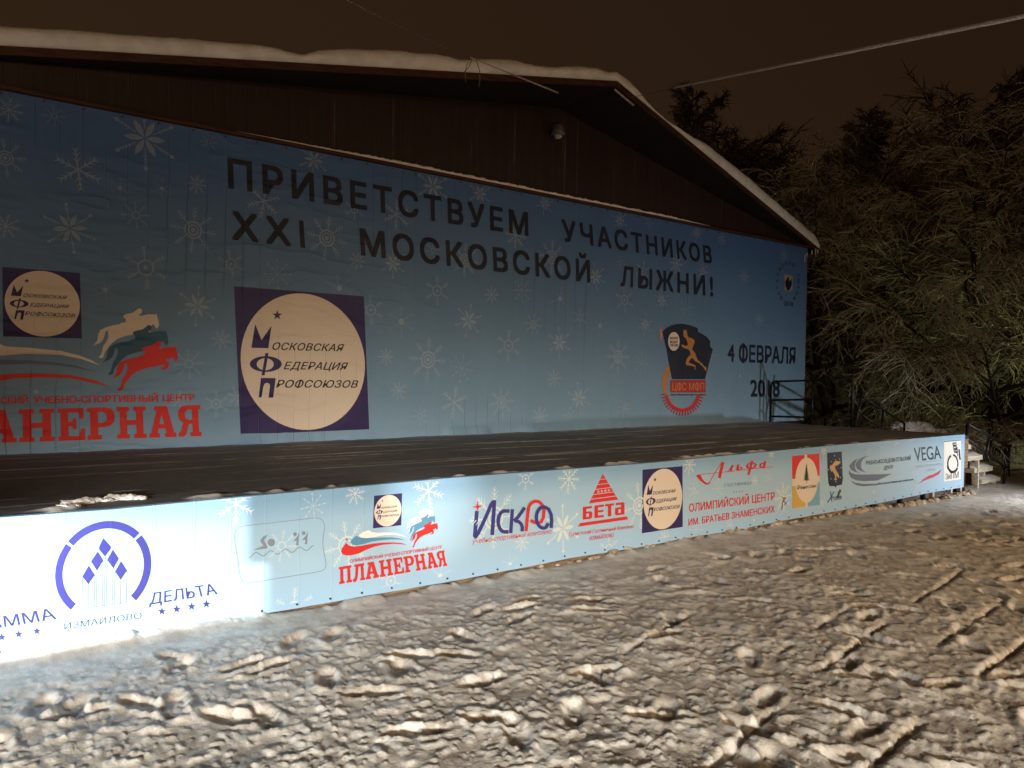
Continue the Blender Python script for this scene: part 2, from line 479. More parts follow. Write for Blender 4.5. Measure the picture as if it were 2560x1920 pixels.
def roof_z(x):
    return APEX[2] + (EAVE_R[2] - APEX[2]) * (x - APEX[0]) / (EAVE_R[0] - APEX[0]) if x > APEX[0] else APEX[2] + (EAVE_L[2] - APEX[2]) * (x - APEX[0]) / (EAVE_L[0] - APEX[0])


def roof_y(x):
    return APEX[1] + (EAVE_R[1] - APEX[1]) * (x - APEX[0]) / (EAVE_R[0] - APEX[0]) if x > APEX[0] else APEX[1] + (EAVE_L[1] - APEX[1]) * (x - APEX[0]) / (EAVE_L[0] - APEX[0])


def plank_mat():
    m, n, l, b = new_mat('gable_planks')
    g = n.new('ShaderNodeNewGeometry')
    sep = n.new('ShaderNodeSeparateXYZ'); l.new(g.outputs['Position'], sep.inputs[0])
    mp = n.new('ShaderNodeMapping'); mp.inputs['Scale'].default_value = (16, 1, 0.45); l.new(g.outputs['Position'], mp.inputs['Vector'])
    t = n.new('ShaderNodeTexNoise'); t.inputs['Scale'].default_value = 1.0; t.inputs['Detail'].default_value = 6; t.inputs['Roughness'].default_value = 0.7
    l.new(mp.outputs[0], t.inputs['Vector'])
    r = n.new('ShaderNodeValToRGB')
    r.color_ramp.elements[0].position = 0.42; r.color_ramp.elements[0].color = (0.017, 0.006, 0.0035, 1)
    r.color_ramp.elements[1].position = 0.78; r.color_ramp.elements[1].color = (0.17, 0.12, 0.08, 1)
    e = r.color_ramp.elements.new(0.63); e.color = (0.026, 0.010, 0.006, 1)
    l.new(t.outputs['Fac'], r.inputs[0]); l.new(r.outputs[0], b.inputs['Base Color'])
    dv = n.new('ShaderNodeMath'); dv.operation = 'DIVIDE'; dv.inputs[1].default_value = 0.13; l.new(sep.outputs['X'], dv.inputs[0])
    fr = n.new('ShaderNodeMath'); fr.operation = 'FRACT'; l.new(dv.outputs[0], fr.inputs[0])
    pp = n.new('ShaderNodeMath'); pp.operation = 'PINGPONG'; pp.inputs[1].default_value = 0.5; l.new(fr.outputs[0], pp.inputs[0])
    mn = n.new('ShaderNodeMath'); mn.operation = 'MINIMUM'; mn.inputs[1].default_value = 0.06; l.new(pp.outputs[0], mn.inputs[0])
    bp = n.new('ShaderNodeBump'); bp.inputs['Strength'].default_value = 0.5; bp.inputs['Distance'].default_value = 0.10
    l.new(mn.outputs[0], bp.inputs['Height']); l.new(bp.outputs[0], b.inputs['Normal'])
    b.inputs['Roughness'].default_value = 0.6
    return m


WALL_X0, WALL_X1 = -0.30, 15.82
gx = [WALL_X0, APEX[0], WALL_X1]
gv = []
for y in (YW + 0.02, YW + 0.22):
    gv += [(WALL_X0, y, -0.3), (WALL_X1, y, -0.3), (WALL_X1, y, roof_z(WALL_X1) - 0.085), (APEX[0], y, APEX[2] - 0.085), (WALL_X0, y, roof_z(WALL_X0) - 0.085)]
mesh_obj('gable_wall', gv, [(0, 1, 2, 3, 4), (9, 8, 7, 6, 5), (0, 5, 6, 1), (1, 6, 7, 2), (2, 7, 8, 3), (3, 8, 9, 4), (4, 9, 5, 0)], plank_mat(), hall)
for x0 in (WALL_X0, WALL_X1 - 0.2):
    MB().box((x0, YW + 0.222, -0.3), (x0 + 0.2, Y_BACK - 0.4, roof_z(x0 + 0.1) - 0.12)).build('side_wall', wood_dark, hall)

for E in (EAVE_L, EAVE_R):                                      # the two roof slopes, their verges sweeping forward to the ridge
    s = 1 if E[0] > APEX[0] else -1
    top = [(APEX[0], APEX[1], APEX[2]), (E[0], E[1], E[2]), (E[0], Y_BACK, E[2]), (APEX[0], Y_BACK, APEX[2])]
    v = top + [(a, b, c - 0.075) for a, b, c in top]
    f = [(0, 1, 2, 3), (7, 6, 5, 4), (0, 4, 5, 1), (1, 5, 6, 2), (2, 6, 7, 3)]
    mesh_obj('roof', v, f if s < 0 else [tuple(reversed(q)) for q in f], noisy('roof_boards', (0.008, 0.005, 0.004), (0.018, 0.010, 0.007), 5, 0.8, 0.3, 20, (6, 1, 1)), hall)
    # verge board, 3 mm proud of the slab edge
    d = Vector(E - APEX).normalized(); nrm = Vector((d.y, -d.x, 0)).normalized() * (1 if s > 0 else -1)
    A0, E0 = Vector(APEX) + nrm * 0.003, Vector(E) + nrm * 0.003
    dz, dd = Vector((0, 0, -0.082)), nrm * 0.022
    up = Vector((0, 0, 0.004))
    v = [A0 + up, E0 + up, E0 + dz, A0 + dz]; v = v + [p + dd for p in v]
    mesh_obj('verge_board', v, [(0, 1, 2, 3), (7, 6, 5, 4), (0, 4, 5, 1), (1, 5, 6, 2), (2, 6, 7, 3), (3, 7, 4, 0)], wood_trim, hall)

# the snow cap on the roof, thick and sagging at the verge
TH = [(-0.6, 0.17), (1.24, 0.22), (1.57, 0.229), (1.99, 0.235), (2.66, 0.224), (3.31, 0.224), (3.83, 0.203), (4.05, 0.142), (4.17, 0.12), (4.38, 0.191), (4.66, 0.227), (5.37, 0.26), (5.86, 0.247), (6.25, 0.195),
      (6.66, 0.236), (7.02, 0.24), (7.4, 0.168), (7.73, 0.182), (8.13, 0.219), (8.34, 0.204), (8.58, 0.137), (8.74, 0.173), (9.0, 0.193), (9.3, 0.161), (9.43, 0.078), (9.65, 0.043), (9.99, 0.031), (10.39, 0.096), (10.62, 0.116),
      (11.24, 0.221), (12.1, 0.28), (13.25, 0.289), (14.3, 0.266), (15.48, 0.264), (15.96, 0.269), (16.14, 0.153), (16.19, 0.10)]
xs = np.concatenate([np.linspace(-0.6, 8.69, 210), np.linspace(8.69, 16.19, 190)[1:]])
th = np.interp(xs, [a for a, b in TH], [b for a, b in TH])
th = th * (0.93 + 0.14 * fbm(xs * 2.7, xs * 0 + 5, 3))
k = np.exp(-np.linspace(-2, 2, 7) ** 2); th = np.convolve(np.pad(th, 3, mode='edge'), k / k.sum(), 'valid')
prof = [(0.0, 0.0), (-0.02, 0.12), (-0.045, 0.35), (-0.04, 0.6), (-0.01, 0.8), (0.05, 0.93), (0.14, 1.0), (0.5, 1.02), (1.2, 1.0), (3.0, 1.0), (6.0, 1.0)]
sv, sf = [], []
for i, x in enumerate(xs):
    for q, (dy, hh) in enumerate(prof):
        y = roof_y(x) + dy + 0.012 * (fbm(np.array([x * 9.0]), np.array([q * 2.3]), 3)[0] - 0.5)
        y = min(y, Y_BACK) if q < len(prof) - 1 else Y_BACK
        z = roof_z(x) + 0.003 + th[i] * hh + (0.02 * (fbm(np.array([x * 6.0]), np.array([q * 3.1 + 4]), 3)[0] - 0.5) if 0 < q else 0)
        sv.append((x, y, z))
P = len(prof)
for i in range(len(xs) - 1):
    for q in range(P - 1):
        sf.append((i * P + q, (i + 1) * P + q, (i + 1) * P + q + 1, i * P + q + 1))
sf.append(tuple(range(P))[::-1]); sf.append(tuple((len(xs) - 1) * P + q for q in range(P)))
mesh_obj('roof_snow', sv, sf, snow_clean, hall, smooth=True)

# ledge over the banner with its strip of snow
lm = MB().box((WALL_X0, YW - 0.075, 4.435), (WALL_X1, YW + 0.018, 4.475)); bevel(lm.build('ledge', wood_trim, hall), 0.004)
lv, lf = [], []
for i, x in enumerate(np.linspace(3.6, 12.4, 240)):
    t = 0.040 * min(1, (x - 3.6) / 2.0, (12.45 - x) / 1.2) * (0.75 + 0.5 * RNG.random())
    for (y, z) in ((YW - 0.074, 0.0), (YW - 0.078, t * 0.6), (YW - 0.055, t), (YW - 0.01, t * 0.9), (YW + 0.017, 0.0)):
        lv.append((x, y, 4.4765 + max(z, 0)))
for i in range(239):
    for q in range(4): lf.append((i * 5 + q, (i + 1) * 5 + q, (i + 1) * 5 + q + 1, i * 5 + q + 1))
mesh_obj('ledge_snow', lv, lf, snow_clean, hall, smooth=True)

# icicles under the right eave
for px, py, ln in ((2012, 646, .14), (2017, 640, .09), (2030, 634, .10), (2039, 630, .16), (2044, 632, .08)):
    x, y, z = on_y(px, py - 6, YW - 0.06)
    ic = MB().tube([(x, y, z + 0.02), (x, y, z - ln * .4), (x + .004, y, z - ln)], [0.014, 0.010, 0.001], 6).build(
        'icicle', noisy('ice', (0.6, 0.66, 0.7), (0.85, 0.9, 0.92), 30, 0.12, spec=0.6), smooth=True)
    tag(ic, 'small clear icicle hanging under the right end of the eaves', 'icicle', 'icicles under the eaves')

# round lamp hanging in the gable
p = on_y(1395, 330, 9.42)
bl = empty('gable_lamp', p); tag(bl, 'small dark bell-shaped lamp hanging high in the gable', 'lamp')
dm = MB()
ring = [(0.018, 0.12), (0.05, 0.11), (0.085, 0.07), (0.10, 0.0), (0.105, -0.06), (0.098, -0.062)]
for a, h in ring:
    for q in range(16):
        t = 2 * math.pi * q / 16; dm.v.append((p[0] + a * math.cos(t), p[1] + a * math.sin(t), p[2] + h))
for i in range(len(ring) - 1):
    for q in range(16): dm.f.append((i * 16 + q, i * 16 + (q + 1) % 16, (i + 1) * 16 + (q + 1) % 16, (i + 1) * 16 + q))
dm.f.append(tuple(reversed(range(16))))
dm.build('shade', iron_grey, bl, True)
MB().tube([(p[0], p[1], p[2] + 0.118), (p[0], p[1] + 0.04, p[2] + 0.16), (p[0], YW + 0.018, p[2] + 0.16)], 0.010, 8).build('stem', iron, bl)
gl = MB()
for i in range(7):
    a = math.pi * i / 6 / 2
    for q in range(14):
        t = 2 * math.pi * q / 14
        gl.v.append((p[0] + 0.07 * math.cos(a) * math.cos(t), p[1] + 0.07 * math.cos(a) * math.sin(t), p[2] - 0.055 - 0.055 * math.sin(a)))
for i in range(6):
    for q in range(14): gl.f.append((i * 14 + q, i * 14 + (q + 1) % 14, (i + 1) * 14 + (q + 1) % 14, (i + 1) * 14 + q))
gl.build('globe', noisy('lamp_glass', (0.25, 0.25, 0.22), (0.4, 0.4, 0.36), 10, 0.2), bl, True)

# ------------------------------------------------------------------ the stage
HS = 0.846
SX0, SX1, YF = -0.30, 14.43, 5.71
stage = empty('stage', (7, 7.6, 0))
tag(stage, 'long low stage with a dark snow-dusted deck in front of the banner wall', 'stage')
deck_m = noisy('deck_boards', (0.022, 0.020, 0.018), (0.05, 0.045, 0.04), 3, 0.7, 0.2, 20)
MB().box((SX0, YF + 0.035, HS - 0.07), (SX1, YW + 0.015, HS - 0.02)).build('deck', deck_m, stage)
MB().box((SX0, YF + 0.028, -0.4), (11.0, YF + 0.06, HS - 0.072)).build('front_boards', plank_brown, stage)
MB().box((11.02, YF + 0.032, 0.30), (SX1 - 0.01, YF + 0.06, HS - 0.072)).build('front_boards', plank_brown, stage)
MB().box((SX0, YF + 0.9, -0.4), (SX1 - 0.05, YF + 0.95, HS - 0.08)).build('underfloor_shade', under_shade, stage)  # dark backing sheet standing in for the shaded space below
MB().box((SX1 - 0.045, YF + 0.07, -0.4), (SX1 - 0.005, YW - 0.05, HS - 0.072)).build('end_boards', wood_dark, stage)
for x in (11.4, 12.2, 12.95, 13.25, 13.9, 14.25):
    MB().box((x, YF + 0.07, -0.35), (x + 0.06, YF + 0.13, HS - 0.072)).build('post', wood_raw if x > 13 else under_shade, stage)  # left posts take the shade colour, right ones pale wood

# thin film of snow on the deck: streaks left by the scraper
nx, ny = 900, 240
X, Y = np.meshgrid(np.linspace(SX0 + 0.002, SX1 + 0.01, nx), np.linspace(YF + 0.012, YW - 0.01, ny))
cov = 0.15 + 0.36 * fbm(X * 1.8, Y * 2.6, 5, 0.65) * smooth01((X + 1) / 14) + 0.10 * (fbm(X * 14, Y * 14, 3) - 0.45)
cov = cov + 0.10 * smooth01((X - 8) / 5)
hh = np.zeros_like(X)
rs = np.random.RandomState(3)
for i in range(46):
    x0 = rs.uniform(-2, 9) if i % 3 else rs.uniform(-1, 13); L = rs.uniform(2.0, 8.0); y0 = rs.uniform(YF + 0.15, YW - 0.1); sl = rs.uniform(-0.10, 0.06) + (0.05 if y0 < 7 else 0); w = rs.uniform(0.007, 0.016)
    st = rs.uniform(0.25, 1.0)
    t = (X - x0) / L
    s = Y - (y0 + sl * (X - x0) + 0.05 * np.sin(X * 1.1 + i) + 0.012 * (fbm(X * 9, X * 0 + i, 2) - 0.5))
    e = smooth01(t / 0.2) * smooth01((1 - t) / 0.25) * smooth01((fbm(X * 1.6 + i * 3, Y * 2, 4) - 0.28) / 0.25) * np.exp(-(s / w) ** 2) * st
    cov += 1.1 * e; hh += 0.006 * e
edge = np.exp(-((Y - YF - 0.10) / 0.06) ** 2) * smooth01((fbm(X * 3.5, Y * 3, 3) - 0.50) / 0.16)
cov += 0.7 * edge; hh += 0.026 * edge
lip = np.exp(-((Y - YF - 0.012) / 0.025) ** 2)
cov += 0.5 * lip * (0.4 + 0.6 * fbm(X * 12, Y, 3))
wallside = np.exp(-((Y - YW) / 0.16) ** 2); cov += 0.35 * wallside * fbm(X * 4, Y * 4, 3); hh += 0.02 * wallside * fbm(X * 4, Y * 4, 3)
Z = HS - 0.014 + hh + 0.004 * fbm(X * 12, Y * 12, 3)
V = np.column_stack([X.ravel(), Y.ravel(), Z.ravel()])
i = np.arange(ny - 1)[:, None] * nx; j = np.arange(nx - 1)[None, :]
F = np.stack([i + j, i + j + 1, i + nx + j + 1, i + nx + j], -1).reshape(-1, 4)
m, n, l, b = new_mat('deck_snow_film')
a = n.new('ShaderNodeAttribute'); a.attribute_name = 'cover'
g = n.new('ShaderNodeNewGeometry'); t = n.new('ShaderNodeTexNoise'); t.inputs['Scale'].default_value = 45; t.inputs['Detail'].default_value = 4
l.new(g.outputs['Position'], t.inputs['Vector'])
q = n.new('ShaderNodeMath'); q.operation = 'MULTIPLY_ADD'; q.inputs[1].default_value = 0.16; q.inputs[2].default_value = -0.08; l.new(t.outputs['Fac'], q.inputs[0])
q2 = n.new('ShaderNodeMath'); q2.operation = 'ADD'; l.new(a.outputs['Fac'], q2.inputs[0]); l.new(q.outputs[0], q2.inputs[1])
r = n.new('ShaderNodeValToRGB'); r.color_ramp.elements[0].color = (0.052, 0.051, 0.052, 1); r.color_ramp.elements[1].color = (0.86, 0.83, 0.79, 1)
e_ = r.color_ramp.elements.new(0.35); e_.color = (0.24, 0.235, 0.23, 1)
l.new(q2.outputs[0], r.inputs[0]); l.new(r.outputs[0], b.inputs['Base Color']); b.inputs['Roughness'].default_value = 0.75
film = mesh_obj('deck_snow', V, F.tolist(), m, stage, smooth=True)
at = film.data.attributes.new('cover', 'FLOAT', 'POINT'); at.data.foreach_set('value', np.clip(cov, 0, 1).ravel().astype(np.float32))


def clod(name, x, y, z, sx, sy, sz, seed, mat, rough=0.35):
    r = np.random.RandomState(seed)
    import bmesh
    bm = bmesh.new(); bmesh.ops.create_icosphere(bm, subdivisions=4, radius=1.0)
    off = r.rand(3) * 50
    for v in bm.verts:
        c = v.co
        k = 1 + rough * (fbm(np.array([c.x * 1.7 + off[0] + c.z]), np.array([c.y * 1.7 + off[1] - c.z]), 5, 0.65)[0] - 0.5) * 2
        v.co = Vector((c.x * sx * k, c.y * sy * k, max(c.z, -0.45) * sz * k))
    me = bpy.data.meshes.new(name); bm.to_mesh(me); bm.free()
    me.polygons.foreach_set('use_smooth', [True] * len(me.polygons)); me.materials.append(mat)
    o = bpy.data.objects.new(name, me); o.location = (x, y, z); COL.objects.link(o)
    return o


for k, (px, py, L, h) in enumerate(((178, 1256, .07, .020), (212, 1254, .06, .026), (246, 1250, .05, .018), (290, 1246, .08, .032), (322, 1244, .05, .026), (350, 1245, .04, .016), (160, 1268, .05, .018), (187, 1265, .03, .014), (268, 1250, .03, .012))):
    x, y, z = on_z(px, py, HS + 0.0)
    tag(clod('snow_clump', x, y, z, L, 0.030, h, 20 + k, snow_clean, 0.8), 'small rough clump of snow on the stage edge above the overlit banner', 'snow clump', 'snow clumps on the stage edge')

# dirty snow clods under the right half of the front banner
dirty_snow = noisy('dirty_snow', (0.22, 0.16, 0.11), (0.62, 0.54, 0.45), 12, 0.8, 0.6, 60)
rr = random.Random(9)
for k in range(60):
    x = 5.0 + 9.5 * (k + rr.random() * 0.9) / 60
    s = rr.uniform(0.022, 0.06) * (1.25 if x > 10.5 else 0.7)
    gz = float(ground_height(np.array([x]), np.array([YF + 0.02]))[0])
    tag(clod('snow_clod', x, YF + 0.015 - s * 0.4, gz + 0.01, s * rr.uniform(1.2, 2.2), s, s * 0.8, 60 + k, dirty_snow, 0.75), 'dirty lump of snow at the foot of the front banner', 'snow lump', 'snow lumps along the foot of the stage')


# ------------------------------------------------------------------ prints on the two banners
class Sub:
    """A zoomed window of the reference, so that tracings can be given in the window's own units."""
    def __init__(s, x0, y0, k): s.x0, s.y0, s.k = x0, y0, k

    def __call__(s, *pts): return [(s.x0 + x / s.k, s.y0 + y / s.k) for x, y in pts]


def homog(src, dst):
    A, B = [], []
    for (x, y), (u, v) in zip(src, dst):
        A += [[x, y, 1, 0, 0, 0, -u * x, -u * y], [0, 0, 0, x, y, 1, -v * x, -v * y]]; B += [u, v]
    h = np.linalg.solve(np.array(A, float), np.array(B, float))
    Hm = np.append(h, 1).reshape(3, 3)

    def f(x, y):
        q = Hm @ np.array([x, y, 1.0]); return (q[0] / q[2], q[1] / q[2])
    return f


UNIT = [(0, 1), (1, 1), (1, 0), (0, 0)]                          # TL, TR, BR, BL
_glyph = {}


def text_tris(s, bold=0.0, shear=0.0, track=1.0):
    key = (s, shear, track)
    if key not in _glyph:
        cu = bpy.data.curves.new('lettering', 'FONT'); cu.body = s; cu.shear = shear; cu.space_character = track; cu.resolution_u = 4
        ob = bpy.data.objects.new('lettering', cu); COL.objects.link(ob)
        me = ob.evaluated_get(bpy.context.evaluated_depsgraph_get()).to_mesh()
        me.calc_loop_triangles()
        v = np.array([tuple(q.co)[:2] for q in me.vertices]); t = [tuple(q.vertices) for q in me.loop_triangles]
        par = list(range(len(v)))

        def root(i):
            while par[i] != i: par[i] = par[par[i]]; i = par[i]
            return i
        for q in t: par[root(q[1])] = root(q[0]); par[root(q[2])] = root(q[0])
        rk = {}; isl = np.array([rk.setdefault(root(i), len(rk)) for i in range(len(v))])       # strokes of one letter may overlap
        bpy.data.objects.remove(ob); bpy.data.curves.remove(cu)
        _glyph[key] = (v, t, isl)
    return _glyph[key]


def cap_h(bold):
    v, _, _ = text_tris('Н', bold)
    return v[:, 1].min(), v[:, 1].max()


class Art:
    def __init__(s, kind):
        s.kind = kind; s.y = YW - 0.012 if kind == 'wall' else YF
        s.v = []; s.f = []; s.m = []; s.mats = []; s.layer = 2
        s.zlim = None

    def mi(s, name):
        if name not in s.mats: s.mats.append(name)
        return s.mats.index(name)

    def _tri(s, pts, tris, col, isl=None):
        w = [on_y(x, y, s.y) for x, y in pts]
        yy = s.y - (0.0010 if s.kind == 'front' else 0.0016) * s.layer
        n = len(s.v)
        s.v += [(a, yy - (0 if isl is None else 1.2e-5 * (isl[i] * 7 % 31)), c) for i, (a, _, c) in enumerate(w)]
        for t in tris:
            a, b, c = (w[i] for i in t)
            o = (b[0] - a[0]) * (c[2] - a[2]) - (b[2] - a[2]) * (c[0] - a[0])
            if abs(o) < 1e-9: continue
            s.f.append(tuple(n + i for i in (t if o > 0 else t[::-1]))); s.m.append(s.mi(col))

    def poly(s, pts, col, holes=()):
        loops = [[Vector((x, y, 0)) for x, y in q] for q in [pts, *holes]]
        s._tri([p for q in [pts, *holes] for p in q], tessellate_polygon(loops), col); return s

    def stroke(s, pts, w, col, taper=None, closed=False):
        P = [np.array(p, float) for p in pts]
        if closed: P = P + [P[0]]
        L, R = [], []
        for i, p in enumerate(P):
            if closed and i in (0, len(P) - 1): d = P[1] - P[-2]
            else: d = P[min(i + 1, len(P) - 1)] - P[max(i - 1, 0)]
            d = d / (np.hypot(*d) + 1e-9); nn = np.array([-d[1], d[0]])
            ww = (w if not taper else taper[i] * w) / 2
            L.append(tuple(p + nn * ww)); R.append(tuple(p - nn * ww))
        n = len(P)
        t = []
        for i in range(n - 1): t += [(i, i + 1, n + i + 1), (i, n + i + 1, n + i)]
        s._tri(L + R, t, col); return s

    def text(s, txt, quad, col, bold=0.0, shear=0.0, track=1.0):
        body = txt.replace('Ф', 'О').replace('ф', 'о')
        v, t, isl = text_tris(body, bold, shear, track)
        c0, c1 = cap_h(bold)
        t = list(t); v = [tuple(q) for q in v]; isl = list(isl)
        for i, ch in enumerate(txt):                                   # the round letter with a stem through it
            if ch not in 'Фф': continue
            o = text_tris(body[i], bold, shear, track)[0]
            cx = text_tris(body[:i + 1], bold, shear, track)[0][:, 0].max() - (o[:, 0].max() - o[:, 0].min()) / 2
            y0, y1 = (c0 - 0.06 * c1, c1 * 1.06) if ch == 'Ф' else (-0.24 * c1, c1 * 1.0)
            ym = o[:, 1].mean(); w = 0.055; n = len(v)
            v += [(cx + sg * w + shear * (y - ym), y) for y in (y0, y1) for sg in (-1, 1)]
            t += [(n, n + 1, n + 3), (n, n + 3, n + 2)]; isl += [7 if i % 2 else 8] * 4
        e = bold * 0.75
        vx = [q[0] for q in v]
        x0, x1 = min(vx) - e, max(vx) + e
        c0, c1 = c0 - e, c1 + e
        f = homog(UNIT, quad)
        L0 = s.layer
        for i, (dx, dy) in enumerate(((-1, -1), (1, 1), (-1, 1), (1, -1)) if bold else ((0, 0),)):     # struck four times for a heavier face
            s.layer = L0 + 0.16 * i
            P_ = [f((x + dx * e - x0) / (x1 - x0), (y + dy * e - c0) / (c1 - c0)) for x, y in v]
            s._tri([P_[k] for q in t for k in q], [(3 * k, 3 * k + 1, 3 * k + 2) for k in range(len(t))], col, [k // 3 for k in range(3 * len(t))])
        s.layer = L0
        return s

    def disc(s, c, u, v, col, a0=0, a1=360, inner=0.0, n=48):
        A = [math.radians(a0 + (a1 - a0) * i / n) for i in range(n + 1)]
        pt = lambda a, k: (c[0] + k * (u[0] * math.cos(a) + v[0] * math.sin(a)), c[1] + k * (u[1] * math.cos(a) + v[1] * math.sin(a)))
        o = [pt(a, 1) for a in A]; q = [pt(a, inner) for a in A]
        t = []
        for i in range(n): t += [(i, i + 1, n + 2 + i), (i, n + 2 + i, n + 1 + i)]
        s._tri(o + q, t, col); return s

    def star(s, c, r, col, ry=None, k=0.40):
        p = [(c[0] + (r if i % 2 == 0 else r * k) * math.sin(math.pi * i / 5), c[1] - ((ry or r) if i % 2 == 0 else (ry or r) * k) * math.cos(math.pi * i / 5)) for i in range(10)]
        return s.poly(p, col)

    def up(s, n=1): s.layer += n; return s

    def build(s, name, parent, label=None):
        me = bpy.data.meshes.new(name); me.from_pydata(s.v, [], s.f)
        for q in s.mats: me.materials.append(ink(s.kind, q))
        me.polygons.foreach_set('material_index', s.m); me.update()
        o = bpy.data.objects.new(name, me); COL.objects.link(o); o.parent = parent
        o.matrix_parent_inverse = Matrix.Translation(-Vector(parent.location))
        if label: o['label'] = label
        return o


def federation(a, quad, fine=True):
    """Navy square with a cream disc, star, three big initials and the lines of italic capitals."""
    f = homog([(97, 138), (1380, 240), (1433, 1552), (163, 1607)], quad)
    U = lambda *p: [f(x, y) for x, y in p]
    fq = homog(UNIT, quad)
    N = 64
    a.poly(list(quad), 'navy').up()
    a.poly([fq(0.504 + 0.481 * math.cos(2 * math.pi * i / N), 0.5 + 0.486 * math.sin(2 * math.pi * i / N)) for i in range(N)], 'cream').up()
    a.poly([f(523 + (52 if i % 2 == 0 else 20) * math.sin(math.pi * i / 5), 426 - (52 if i % 2 == 0 else 20) * math.cos(math.pi * i / 5)) for i in range(10)], 'navy')
    a.poly(U((305, 512), (368, 672), (467, 530), (435, 752), (267, 748)), 'navy')
    el = lambda cx, cy, rx, ry: [f(cx + rx * math.cos(2 * math.pi * i / 40), cy + ry * math.sin(2 * math.pi * i / 40)) for i in range(40)]
    a.poly(el(410, 908, 158, 78), 'navy', [el(405, 910, 84, 60)]).up()
    a.poly(U((405, 800), (437, 800), (398, 1020), (370, 1020)), 'navy')
    a.poly(U((362, 1045), (508, 1047), (483, 1240), (437, 1240), (452, 1120), (440, 1098), (418, 1094), (398, 1102), (386, 1130), (368, 1237), (340, 1236)), 'navy')
    if fine:
        a.text('ОСКОВСКАЯ', U((480, 693), (1185, 713), (1175, 785), (472, 767)), 'black', 0.012, 0.22, 1.05)
        a.text('ЕДЕРАЦИЯ', U((597, 884), (1225, 894), (1212, 968), (585, 960)), 'black', 0.012, 0.22, 1.05)
        a.text('РОФСОЮЗОВ', U((520, 1064), (1325, 1070), (1316, 1142), (511, 1141)), 'black', 0.012, 0.22, 1.05)
    return a


